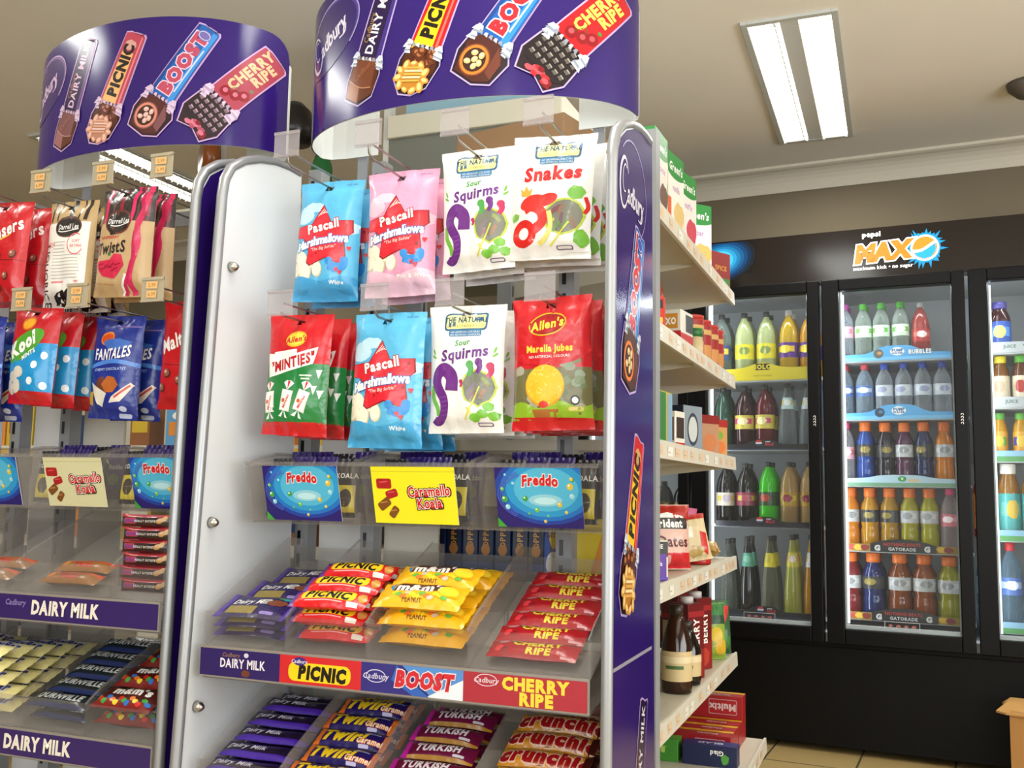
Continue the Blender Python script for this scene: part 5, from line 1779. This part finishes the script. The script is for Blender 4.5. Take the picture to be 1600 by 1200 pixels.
for z in GZ:
    gshelf(z - .001, GX, GE, 0)
pe = at_y(1197, 1155, GE)
BZ, BX = pe.z, pe.x
gshelf(BZ - .001, BX, GE, 0)
part(MB().box(-.96, GB, 0, BX - .03, GE - .01, BZ - .025, M('#4a4640', .6)), 'plinth', GON)
mb = MB()
mb.box(-.985, GB, .05, -.965, 2.42, 1.18, M('#bdb7a6', .55)).box(-.985, 2.44, .05, -.965, GE, 1.18, M('#bdb7a6', .55))
part(mb, 'back_panel', GON)
mb = MB()
for y in (GB, 2.43, GE - .02):
    mb.box(-1.0, y - .015, 0, -.96, y + .015, 1.66, GREY)
    for k in range(32):
        mb.box(-.9602, y - .004, .08 + k * .048, -.9598, y + .004, .11 + k * .048, BLACK)
part(mb, 'upright', GON)
part(MB().prism([(1.905, .54), (1.905, .88)] + [(1.905 + .11 * math.sin(R(t)), .74 + .14 * math.cos(R(t))) for t in range(10, 91, 16)] + [(2.03, .54)], 0, -.475, -.470, M('#d9d4c8', .4)), 'end_guard', GON)


def shelf_y(px, py, X): return min(at_x(px, py, X).y, GE - .05)


def box_front(c1, c2, words, c3='#f2efe6', size=14):
    a = Art()
    a.rect(-200, -200, 200, 200, M(c1, .4))
    return a


# cake mix cartons along the top shelf
def greens(body, pic, wd):
    f = Art().rect(-66, -100, 66, 100, M(body, .4)).poly([(-66, 100), (66, 100), (66, 62)] + [(66 * math.cos(PI * i / 12), 62 - 22 * math.sin(PI * i / 12)) for i in range(13)], M('#2a8a3c', .35)).text("Green's", 0, 68, 20, WHITE, .03, shear=.15, sx=.9)
    f.text(wd, 0, 18, 15, M('#b88ab8', .4), .03, sx=.8).blob(20, -42, 42, 34, M(pic, .45), 3).rect(-58, -60, -32, -10, M('#7a4aa8' if body == '#e6dce6' else '#d8603a', .4)).rect(-66, -100, 66, -84, M('#2a8a3c', .35))
    l = Art().rect(-30, -100, 30, 100, M('#e4dfd0', .4)).rect(-30, 62, 30, 100, M('#2a8a3c', .35)).text("Green's", 0, 80, 10, WHITE, .02, sx=.9).rect(-30, -30, 30, 14, M('#5fa82e', .4))
    return f, l


for i, (px, py, body, pic, wd, rot, lb) in enumerate(((1020, 300, '#e2d8cc', '#6a4a3c', 'brownie', 88, 'green-topped cake mix carton with a brown picture, nearest on the top shelf'),
                                                     (1045, 330, '#e8e4d8', '#d8b878', 'vanilla', 82, 'green-topped cake mix carton with an orange tab, second on the top shelf'),
                                                     (1066, 360, '#e6e0d8', '#c84a5a', 'muffin', 80, 'green-topped cake mix carton with a red picture, third on the top shelf'),
                                                     (1089, 380, '#e6dce6', '#d8b868', 'butter', 52, 'green-topped lilac cake mix carton turned towards the aisle end'))):
    f, l = greens(body, pic, wd)
    o = carton('cake_mix_carton', .108, .056, .200, M('#e6e2d6', .4), f, l)
    y = shelf_y(px, py, GX - .03)
    o.location, o.rotation_euler = (GX - .055 - .022 * (i == 3), y + .07 + .075 * (i == 3), GZ[0]), (0, 0, R(rot))
    tag(o, lb, 'carton', 'green-topped cake mix cartons')
o = carton('spice_carton', .09, .05, .115, M('#8a2420', .4), Art().text('SPICE', 0, 10, 14, GOLD, .03).rect(-40, -50, 40, -20, M('#3a7a3a', .4)), Art().rect(-22, 10, 22, 50, M('#5a2a1a', .4)).text('SPICE', 0, -10, 9, GOLD, .03))
o.location, o.rotation_euler = (GX - .05, 2.915, GZ[0]), (0, 0, R(60))
tag(o, 'small dark red carton at the far end of the top shelf', 'carton')


def jar(name, prof, mat, cap, lab, loc, label, cat, group=None, parts=('body', 'lid', 'label'), n=18):
    r = empty(name, loc)
    MB().lathe(prof, mat, n).build(parts[0], r)
    if cap:
        MB().lathe([(0, cap[1]), (cap[0], cap[1]), (cap[0], cap[2]), (0, cap[2] + .001)], M(cap[3], .35), n, caps=False).build(parts[1], r)
    if lab:
        mb = MB().lathe([(lab[0] + .0006, lab[1]), (lab[0] + .0006, lab[2])], M(lab[3], .4), n, caps=False)
        A = Art()
        for q in lab[4:]:
            A.rect(*q[:4], M(q[4], .4))
        rr, zc = lab[0] + .0006, (lab[1] + lab[2]) / 2
        A.put(mb, lambda x, y, l: Vector(((rr + l) * math.sin(x / rr), -(rr + l) * math.cos(x / rr), zc + y)), 8, lift=.0005)
        mb.build(parts[2], r)
    return tag(r, label, cat, group)


# second shelf
y = shelf_y(1024, 500, GX - .04)
jar('sauce_bottle', [(0, 0), (.024, 0), (.026, .01), (.026, .085), (.018, .11), (.013, .125), (0, .126)], M('#7a2a14', .2, 'coat'), (.015, .12, .15, '#b81e1e'), (.026, .015, .08, '#c8301e', (-30, 6, 30, 26, '#1c1412'), (-30, -26, 30, -14, '#e0b83a')), (GX - .045, y, GZ[1]), 'red-capped sauce bottle at the near end of the second shelf', 'sauce bottle')
o = carton('stock_cube_carton', .095, .056, .086, M('#d8d4c8', .4), Art().rect(-52, -42, 52, -12, M('#b8221e', .4)).rect(-10, -6, 48, 36, M('#2c2a2e', .4)), Art().rect(-28, -43, 28, -8, M('#b8221e', .4)).rect(-28, -2, 20, 34, M('#c8882a', .4)).text('OXO', -4, 16, 15, WHITE, .05, sx=.72).text('12', 4, -26, 16, WHITE, .03))
o.location, o.rotation_euler = (GX - .042, shelf_y(1060, 500, GX - .02) + .075, GZ[1]), (0, 0, R(84))
tag(o, 'white and red stock cube carton on the second shelf', 'carton')
jar('spice_jar', [(0, 0), (.021, 0), (.022, .003), (.022, .058), (0, .06)], M('#c8b48a', .3, 'coat'), (.0225, .056, .078, '#1f6a2e'), None, (GX - .036, shelf_y(1086, 520, GX - .028) + .03, GZ[1]), 'small green-lidded spice jar beside the red tins', 'jar')
for i, (px, dx) in enumerate(((1100, -.06), (1112, -.055), (1122, -.05), (1131, -.05))):
    jar('gravy_tin', [(0, 0), (.040, 0), (.041, .003), (.041, .112), (.039, .115), (0, .115)], M('#a8221c', .3, 'coat'), (.0415, .112, .120, '#b83a30'), (.041, .012, .106, '#9a1f1a', (-60, -46, 60, -8, '#c88a4a'), (-40, -30, 20, -4, '#6a2a18'), (-60, 20, 60, 34, '#c8a05a')),
        (GX + dx, 2.57 + i * .0856, GZ[1]), f'dark red gravy tin, {ORD[i]} of four at the far end of the second shelf', 'tin', 'dark red gravy tins')
# third shelf
for px, w_, d_, h_, base, fa, la, rot, dx, lb in (
    (1026, .10, .05, .125, '#c8b83a', Art().rect(-50, -60, 0, 60, M('#3a7a3a', .4)).rect(10, -60, 50, 60, M('#8aa8c0', .4)), Art().rect(-25, -60, 25, 0, M('#2f7a3a', .4)).blob(0, 20, 20, 24, M('#e0c02a', .4), 2), 86, -.04, 'green and yellow carton at the near end of the third shelf'),
    (1052, .06, .04, .088, '#e2dccf', Art().rect(-30, -44, 30, -30, M('#b8301e', .4)).rect(-24, -20, 24, 30, M('#3a2a24', .4)), Art().rect(-16, -26, 16, 30, M('#5a3a30', .4)), 80, -.03, 'small white and brown carton on the third shelf'),
    (1074, .095, .065, .125, '#1c2238', Art().rect(-47, -62, 47, 62, M('#8a96a0', .4)).ell(0, 0, 28, 44, M('#3a4250', .4)).ell(0, 0, 22, 34, M('#c8ccc8', .4)), Art().text('Kitchen', 0, 34, 9, M('#8a90a0'), .02).text('COLLECTION', 0, 22, 6, M('#8a90a0'), .02), 70, -.05, 'navy carton with a grey side on the third shelf'),
    (1090, .10, .05, .145, '#a8242c', None, None, 84, -.13, 'tall crimson carton behind the navy one on the third shelf'),
    (1112, .085, .05, .118, '#b88a6a', Art().rect(-42, 34, 42, 59, M('#8a2420', .4)).blob(0, -20, 34, 30, M('#c87a4a', .5), 3), Art().rect(-25, 34, 25, 59, M('#7a201c', .4)).rect(-8, -50, 4, 20, M('#4a6aa0', .4)), 60, -.045, 'tan snack carton with a dark red top on the third shelf'),
    (1132, .075, .045, .112, '#c8955a', Art().rect(-37, 34, 37, 56, M('#a82a26', .4)).ell(4, 10, 14, 12, M('#7aa83a', .4)).blob(0, -26, 30, 22, M('#d8763a', .5), 4), Art().rect(-22, 34, 22, 56, M('#9a2622', .4)), 58, -.035, 'orange snack carton with a red top at the shelf end')):
    o = carton('grocery_carton', w_, d_, h_, M(base, .4), fa, la)
    o.location, o.rotation_euler = (GX + dx - d_ / 2, min(shelf_y(px, 670, GX + dx) + w_ / 2 * .6 + .065, GE - .045 - .1 * (px == 1112)), GZ[2]), (0, 0, R(rot))
    tag(o, lb, 'carton')
for i, (px, dx) in enumerate(((1044, -.24), (1056, -.31))):
    jar('essence_bottle', [(0, 0), (.022, 0), (.022, .10), (.010, .125), (.010, .14), (0, .14)], M('#1a1412', .2, 'coat'), (.012, .135, .152, '#c8a8a0' if i == 0 else '#24322a'), None, (GX + dx, shelf_y(px, 640, GX + dx), GZ[2]), f'dark bottle with a {"pale pink" if i == 0 else "dark green"} cap behind the cartons on the third shelf', 'bottle')
# fourth shelf
fb = lambda h, r=.4: FO(h, r)
o = packet('date_bag', .13, .155, .05, fb('#d8b0a0'), Art().rect(-75, 40, 75, 78, FO('#b02a20')).poly([(-70, 20), (-40, 52), (0, 60), (50, 50), (66, 22)], FW).rrect(-60, 18, 62, 46, 6, FO('#2a2020')).text('trident', 0, 32, 19, FW, .05).text('Dates', 10, -12, 26, FO('#5a2028'), .03).blob(-54, -6, 12, 8, FO('#6a3028'), 1).rect(-75, -78, 75, -40, FO('#c8202a')).rrect(-40, -70, 0, -46, 4, FO('#e0a0a0')), (150, 160), 5)
o.location, o.rotation_euler = (GX - .075, shelf_y(1045, 830, GX - .06) + .03, GZ[3] + .080), (R(-6), 0, R(38))
tag(o, 'pink dried date bag with red top standing on the fourth shelf', 'food bag')
o = carton('lentil_carton', .075, .035, .085, M('#e2dccc', .4), Art().rect(-37, 8, 37, 40, M('#2a2a26', .4)).text('MCKENZIE', 0, 30, 9, WHITE, .02, sx=.8).rect(-10, -34, 34, 14, M('#5a2a9a', .4)).text('Lentils', 10, -6, 9, WHITE, .02, sx=.8).rect(-37, -42, 37, -34, M('#5a3aa8', .4)))
o.location, o.rotation_euler = (GX - .048, shelf_y(1032, 890, GX - .02) + .01, GZ[3]), (0, 0, R(30))
tag(o, 'small cream and purple packet at the near end of the fourth shelf', 'packet')
o = packet('nut_bag', .085, .12, .035, fb('#d8c49a', .5), Art().poly([(20, 20), (50, 10), (40, -70), (14, -50)], FO('#c8302a')).rect(-60, 66, 60, 90, FO('#b8302a')).blob(-10, -50, 40, 24, FO('#b89a5a'), 3).rect(-40, 0, -10, 40, FO('#e6dcc8')), (120, 170), 8)
o.location, o.rotation_euler = (GX - .05, shelf_y(1083, 850, GX - .05), GZ[3] + .070), (R(-10), R(-8), R(36))
tag(o, 'beige nut bag with red flash leaning on the fourth shelf', 'food bag')
o = packet('pink_pouch', .05, .14, .02, fb('#c85a86', .4), None, (50, 140), 9)
o.location, o.rotation_euler = (GX - .13, shelf_y(1090, 800, GX - .13), GZ[3] + .072), (0, R(6), R(50))
tag(o, 'slim pink pouch standing behind the beige nut bag', 'pouch')
r_ = empty('tape_tin', (GX - .048, 2.625, GZ[3]))
MB().lathe([(0, 0), (.034, 0), (.035, .002), (.035, .024), (0, .026)], M('#b8241e', .3, 'coat'), 20).build('body', r_)
MB().lathe([(0, .0255), (.030, .0255), (.033, .028), (.030, .0305), (.012, .0305), (0, .029)], M('#d8d0c4', .35), 20, caps=False).build('lid', r_)
tag(r_, 'small round red tin with a pale lid on the fourth shelf', 'tin')
for i, (px, zz, rr) in enumerate(((1113, .028, 20), (1128, .028, -15), (1143, .028, 40), (1127, .070, 10))):
    key = 'goldbag'
    place(key, lambda: packet('snack_bag', .085, .06, .034, fb('#b08a44', .25), Art().blob(0, 0, 40, 20, FO('#d8b04a'), 2).rect(-20, -6, 20, 8, FO('#3f6a3a')), (120, 84), 12, wr=2), (GX - .075 - .02 * (i % 2), (2.69, 2.785, 2.88, 2.74)[i], GZ[3] + zz), (R(-78), 0, R(rr * .3 + 4)), f'crinkled gold snack bag, {["nearest", "second", "farthest", "topmost"][i]} of the pile at the end of the fourth shelf', 'snack bag', 'crinkled gold snack bags')
# fifth shelf
for i, (px, h_, body, cap, lb) in enumerate(((1056, .20, '#3a1e10', '#2a2018', 'maple syrup bottle with a cream label, nearest on the fifth shelf'), (1071, .15, '#1c1410', '#2a2018', 'dark syrup bottle just behind the maple syrup'))):
    jar('syrup_bottle', [(0, 0), (.034, 0), (.036, .01), (.036, h_ * .55), (.020, h_ * .82), (.013, h_ * .92), (0, h_ * .93)], M(body, .12, 'liq'), (.016, h_ * .88, h_, cap), (.036, h_ * .14, h_ * .48, '#cfb98a', (-60, 8, 60, 22, '#e0d0a8'), (-20, -6, 24, 2, '#4a6a3a')), (GX - .045, shelf_y(px, 1050, GX - .045) + .01, GZ[4]), lb, 'syrup bottle')
for i, (px, dx) in enumerate(((1088, -.03), (1101, -.035), (1070, -.12), (1080, -.12))):
    r_ = empty('juice_carton', (GX + dx - .03, shelf_y(px, 1010, GX + dx) + .03, GZ[4]))
    r_.rotation_euler = (0, 0, R(62))
    b_ = carton('body', .062, .062, .185, M('#6a1018', .35), Art().rect(-31, -92, 31, -20, M('#8a1c1e', .4)).blob(0, -60, 24, 26, M('#b83a2a', .4), 2).text('BERRY', 0, 14, 22, WHITE, .03, rot=PI / 2, sx=.8).rect(-31, 60, 31, 74, M('#9a2028', .4)), Art().rect(-24, -80, 20, 10, M('#c8b080', .45)).rect(-31, 16, 31, 30, M('#a8241e', .4)))
    b_.parent = r_
    MB().lathe([(0, .185), (.017, .185), (.017, .200), (0, .201)], M('#d8d0cc', .4), 16, caps=False).build('cap', r_)
    tag(r_, f'dark red juice carton with a white cap, {["nearest at the shelf edge", "second at the shelf edge", "left of the back pair", "right of the back pair"][i]}', 'juice carton', 'dark red juice cartons')
for px, c, fa, lb in ((1124, '#8aa83a', Art().rect(-33, 40, 33, 76, M('#2f7a34', .4)).rect(-33, 20, 33, 44, M('#1f4a30', .4)).ell(-6, -10, 22, 22, M('#d8b82a', .4)).ell(8, -44, 22, 22, M('#d0a824', .4)), 'green and yellow lemon pouch on the fifth shelf'),
                      (1139, '#2f5a34', Art().poly([(-30, 60), (30, 60), (0, 4)], M('#c8281e', .4)).blob(0, -40, 28, 24, M('#3a7a3a', .4), 2), 'green pouch with a red melon slice at the fifth shelf end')):
    o = packet('juice_pouch', .062, .155, .036, FO(c, .4), fa, (66, 156), 14)
    o.location, o.rotation_euler = (GX - .04, min(at_x(px, 990, GX - .04).y, 2.93) - (0.07 if px < 1130 else 0), GZ[4] + .078), (R(-5), 0, R(40))
    tag(o, lb, 'pouch')
o = carton('recipe_card_box', .004, .05, .12, M('#d8d8d8', .4), None, None)
o.location, o.rotation_euler = (GX - .012, 2.0, GZ[4] + .002), (0, 0, R(2))
bpy.data.objects.remove(o)
# foil and bag cartons on the base shelf
FB = lambda: carton('foil_carton', .31, .062, .062, M('#a01c22', .35), Art().text('ALFOIL', -20, 0, 16, M('#c89aa0'), .03, rot=PI, sx=1.1).rrect(60, -20, 140, 22, 4, M('#b8949a')).rrect(62, -18, 138, 20, 4, M('#a81e24')).text('Multix', 100, 0, 18, M('#d8c0c2'), .05, rot=PI).rect(-120, -20, -80, 18, M('#2a2a4a')), None, Art().rect(-155, 10, 155, 31, M('#d8a01e', .4)).text('Multix', 90, -10, 14, M('#d8b0b0'), .04, rot=PI))
n = 0
for r, (ry, lays) in enumerate(((GE - .045, 2), (GE - .115, 1), (GE - .185, 1), (GE - .255, 1))):
    for l in range(lays):
        place('foil', FB, (BX - .20 + .01 * ((n * 3) % 3 - 1), ry, BZ + l * .0625), (0, 0, R(-1 + n % 3)), f'long red foil carton, {["upper one at the back", "lower one at the back", "second row", "third row", "fourth row"][(1 - l) if r == 0 else r + 1]} on the base shelf', 'carton', 'red foil cartons on the base shelf')
        n += 1
o = carton('bin_liner_carton', .14, .05, .052, M('#17204a', .4), Art().text('Glad', 20, 8, 12, WHITE, .03, rot=PI).blob(40, -6, 12, 14, M('#4f9a3a'), 2), None, Art().rect(-70, -25, 70, 25, M('#1c2a6a', .4)).text('GLAD', 0, 0, 16, M('#c8c8d8'), .04, rot=PI))
o.location, o.rotation_euler = (BX - .10, GE - .325, BZ), (0, 0, 0)
tag(o, 'navy bag carton in front of the red foil cartons', 'carton')
o = carton('sandwich_bag_carton', .16, .05, .056, M('#3f8a2e', .4), Art().blob(0, 4, 60, 14, M('#6fae3a'), 2).text('BAGS', 20, 0, 14, M('#c8d86a'), .03, rot=PI), None, Art().rect(-80, -25, 80, 25, M('#4f9a34', .4)).blob(-10, 0, 30, 14, M('#b87a4a'), 3))
o.location, o.rotation_euler = (BX - .262, GE - .322, BZ), (0, 0, 0)
tag(o, 'green sandwich bag carton left of the navy one', 'carton')

# cartons seen through the centre stand, at the near end of the shelving
POP = lambda: carton('popcorn_carton', .035, .10, .15, M('#14203f', .35), Art().text('POPPIN', 0, 10, 12, GOLD, .03, rot=PI / 2).rect(-17, -60, 17, -40, M('#2f4f86')).ell(0, -14, 10, 12, M('#b0763a', .4)).rect(-12, 44, 12, 60, M('#2f5a9a', .4)), None, None, Art().rect(-50, -75, 50, 75, M('#1f4f9a', .4)).blob(10, 20, 40, 34, M('#d8c02a', .4), 3).text('POPPIN', 0, 24, 20, M('#2a2a5a'), .05, shear=.1).ell(0, -40, 40, 24, M('#d8dce4', .4)))
for i in range(7):
    place('pop', POP, (-.92 + i * .0375, 1.965, GZ[3]), (0, 0, R(1.0 * (i % 3 - 1))), f'dark blue popcorn carton, {ORD[i]} from left behind the clear tubs', 'carton', 'dark blue popcorn cartons')
o = carton('taco_kit_carton', .10, .06, .165, M('#dcc018', .4), Art().text('Taco Kit', 0, 60, 22, M('#4a2a1a'), .04).poly([(-10, -80), (50, -80), (40, -10), (20, 20)], M('#d88a2a', .4)).poly([(0, -70), (40, -74), (30, -20)], M('#c8a04a', .4)))
o.location, o.rotation_euler = (-.585, 1.975, GZ[3]), (0, 0, R(4))
tag(o, 'yellow taco kit carton behind the right clear tub', 'carton')
o = carton('spread_carton', .07, .06, .13, M('#3a5a9a', .4), Art().rect(-35, -60, 35, -20, M('#c8ae3a', .4)).rect(-35, 30, 35, 60, M('#d8d4c8', .4)))
o.location, o.rotation_euler = (-.66, 1.97, GZ[4]), (0, 0, 0)
tag(o, 'blue carton standing behind the yellow candy packets', 'carton')
o = packet('noodle_packet', .12, .13, .04, FO('#b04a34'), Art().rect(-60, 20, 60, 60, FO('#d8d0c4')).text('NOODLE', 0, 0, 18, FO('#e0b84a'), .03), (120, 130), 17)
o.location = (-.553, 1.975, GZ[4] + .074)
tag(o, 'brick red noodle packet behind the crimson bars', 'packet')

# ---------------------------------------------------------------- far side of the shop
# cabinet, cartons and jars on top of the shelving behind the centre header
q0, q1 = at_y(640, 225, 2.7), at_y(866, 168, 2.7)
CB = empty('light_box_cabinet', (-1.2, 2.75, 0))
tag(CB, 'grey cabinet with a cream rail and pale blue poster behind the centre header', 'cabinet')
a_, b_, c_ = at_y(609, 172, 2.7), at_y(609, 205, 2.7), at_y(609, 320, 2.7)
xr_ = at_y(880, 200, 2.7).x
part(MB().box(a_.x, 2.70, 1.6605, xr_, 3.05, b_.z - .03, M('#74776f', .5)), 'body', CB)
rise = .0
part(MB().box(a_.x, 2.685, b_.z - .03, xr_, 3.06, b_.z + .045, M('#d8d3c0', .5)), 'rail', CB, bevel=.004)
pst = MB().box(a_.x + .05, 2.72, b_.z + .045, xr_ - .03, 2.735, 2.50, M('#8fb4c6', .5))
part(pst, 'poster', CB)
part(MB().box(a_.x - .02, 2.70, 1.0, a_.x, 2.74, 2.50, M('#d2d2cc', .45)), 'post', CB)
o = carton('cardboard_carton', .30, .24, .19, M('#8a6a4a', .8, 'kraft'), Art().rect(-150, -4, 150, 4, M('#9a7a58', .7)))
o.location, o.rotation_euler = (-.80, 2.16, 1.656), (0, 0, R(-12))
tag(o, 'brown cardboard carton behind the gummy snake bags', 'box')
part(MB().box(-.98, 2.02, 1.630, -.66, 2.55, 1.655, CRM), 'top_board', GON)
p = at_y(503, 262, 2.9)
jar('green_bottle', [(0, 0), (.036, 0), (.038, .01), (.038, .13), (.018, .19), (.014, .23), (0, .232)], M('#2f8a4a', .1, 'liq'), (.016, .22, .245, '#d8d8d0'), None, (p.x, 2.9, p.z - .13), 'green glass bottle glimpsed between the pegs', 'bottle')
bz = p.z - .13
WS = empty('wall_shelving', (-2.6, 3.2, 0))
tag(WS, 'cream shelving seen through the gaps of the left stand', 'shelving')
SHY, SX0, SX1 = 2.75, -4.3, -1.30
WZ = [.12, .46, .80, 1.13]
for z in WZ:
    mb = MB().box(SX0, SHY, z - .022, SX1, SHY + .38, z, CRM)
    o = part(mb, 'shelf', WS)
    mb = MB().box(SX0, SHY - .006, z - .034, SX1, SHY, z + .004, M('#d2ccbc', .4))
    A = Art()
    rn = random.Random(int(z * 99))
    x = SX0 + .1
    while x < SX1 - .08:
        A.rect(x * 1000, -11, x * 1000 + 44, 8, M('#d8b04a' if rn.random() < .5 else '#e6e2d8', .5))
        x += rn.uniform(.1, .3)
    A.put(mb, lambda xx, yy, l: Vector((xx, SHY - .006 - l, z - .015 + yy)))
    mb.build('price_rail', o)
part(MB().box(SX0, SHY + .38, .04, SX1, SHY + .40, 1.36, M('#bdb7a6', .55)), 'back_panel', WS)
for x in (-4.28, -3.4, -2.5, -1.75, -1.34):
    part(MB().box(x - .02, SHY + .34, 0, x + .02, SHY + .40, 1.40, GREY), 'upright', WS)
rn = random.Random(11)
CC = [('#2a3f6a', 'dark blue'), ('#5f9ac8', 'light blue'), ('#c8a83a', 'mustard yellow'), ('#b83a30', 'brick red'), ('#e0dccf', 'white'), ('#3f7a4a', 'green'), ('#8a5a3a', 'brown'), ('#d88a3a', 'orange')]
for zi, z in enumerate(WZ[:4]):
    x = -4.1
    i = 0
    while x < SX1 - .12:
        w_, h_ = rn.uniform(.07, .16), rn.uniform(.12, .24)
        if rn.random() < .75:
            c, cn = CC[(i * 3 + zi) % 8]
            c2, cn2 = CC[(i * 5 + zi + 2) % 8]
            A = Art().rect(-w_ * 400, -h_ * 200, w_ * 400, h_ * 150, M(c2, .4)).ell(0, h_ * 300, w_ * 300, h_ * 120, WHITE)
            o = carton('grocery_carton', w_, .08, h_, M(c, .4), A)
            o.location = (x + w_ / 2, SHY + .09 + .04 * rn.random(), z)
            tag(o, f'{cn} carton with {cn2} panel, {["lowest", "second", "third", "top"][zi]} shelf behind the left stand, {["far left", "left", "middle", "right"][min(3, int((x + 4.1) / .7))]} stretch', 'carton', 'cartons behind the left stand')
        x += w_ + rn.uniform(.01, .12)
        i += 1
# small things poking above the stands
p = at_y(327, 248, 3.0)
d_ = MB().lathe([(0, -.03), (.07, -.03), (.085, -.015), (.085, .015), (.07, .03), (0, .03)], M('#8a4a1c', .25, 'coat'), 28, caps=False)
d_.v = [(z, x, y) for x, y, z in d_.v]
o = d_.build('amber_wall_disc', None, (p.x, 3.0, p.z), (0, 0, R(50)))
tag(o, 'amber round disc seen edge-on below the left header', 'disc')
MB().box(.03, -.02, -.9, .06, .02, .1, M('#c9c6bd', .5)).build('stem', o)
p = at_y(460, 200, 2.9)
o = MB().lathe([(0, 0), (.06, 0), (.075, .05), (.06, .12), (.03, .15), (0, .155)], M('#1c1714', .3), 20).build('dark_urn', None, (p.x, 2.9, p.z - .06))
tag(o, 'dark rounded ornament between the two purple headers', 'ornament')
HS = empty('high_shelf', (-1.85, 3.0, 0))
tag(HS, 'cream high shelf seen between the two stands', 'shelf')
part(MB().box(-2.55, 2.80, bz - .03, a_.x - .05, 3.1, bz - .002, CRM), 'board', HS)
for x in (-2.5, -1.75):
    part(MB().box(x - .015, 3.09, 1.401, x + .015, 3.1, bz - .03, GREY), 'post', HS)

# cardboard box at the right edge
p0_, p1_ = at_z(1574, 1250, 0), None
q = at_z(1578, 1105, .30)
o = empty('cardboard_box', (q.x + .20, q.y + .05, 0), (0, 0, R(-8)))
kr = M('#a9793f', .75, 'kraft')
mb = MB().box(-.19, -.14, 0, .19, .14, .285, kr)
for i in range(3):
    mb.box(-.1905, -.135, .06 + i * .075, -.1898, .135, .063 + i * .075, M('#8a602f', .8))
mb.build('carton_body', o)
fl_ = MB()
vs = [(-.20, -.15, .287), (.20, -.15, .287), (.20, .15, .287), (-.20, .15, .287), (-.235, -.06, .275), (-.205, .05, .29), (-.225, .12, .272)]
fl_.add(vs + [(x, y, z + .006) for x, y, z in vs], [(0, 1, 2, 3, 6, 5, 4), (7, 8, 9, 10, 13, 12, 11), (0, 4, 11, 7), (4, 5, 12, 11), (5, 6, 13, 12), (6, 3, 10, 13), (0, 7, 8, 1), (1, 8, 9, 2), (2, 9, 10, 3)], M('#b98a4c', .8, 'kraft'))
fl_.build('flap', o)
tag(o, 'open brown cardboard box on the floor at the right edge', 'box')
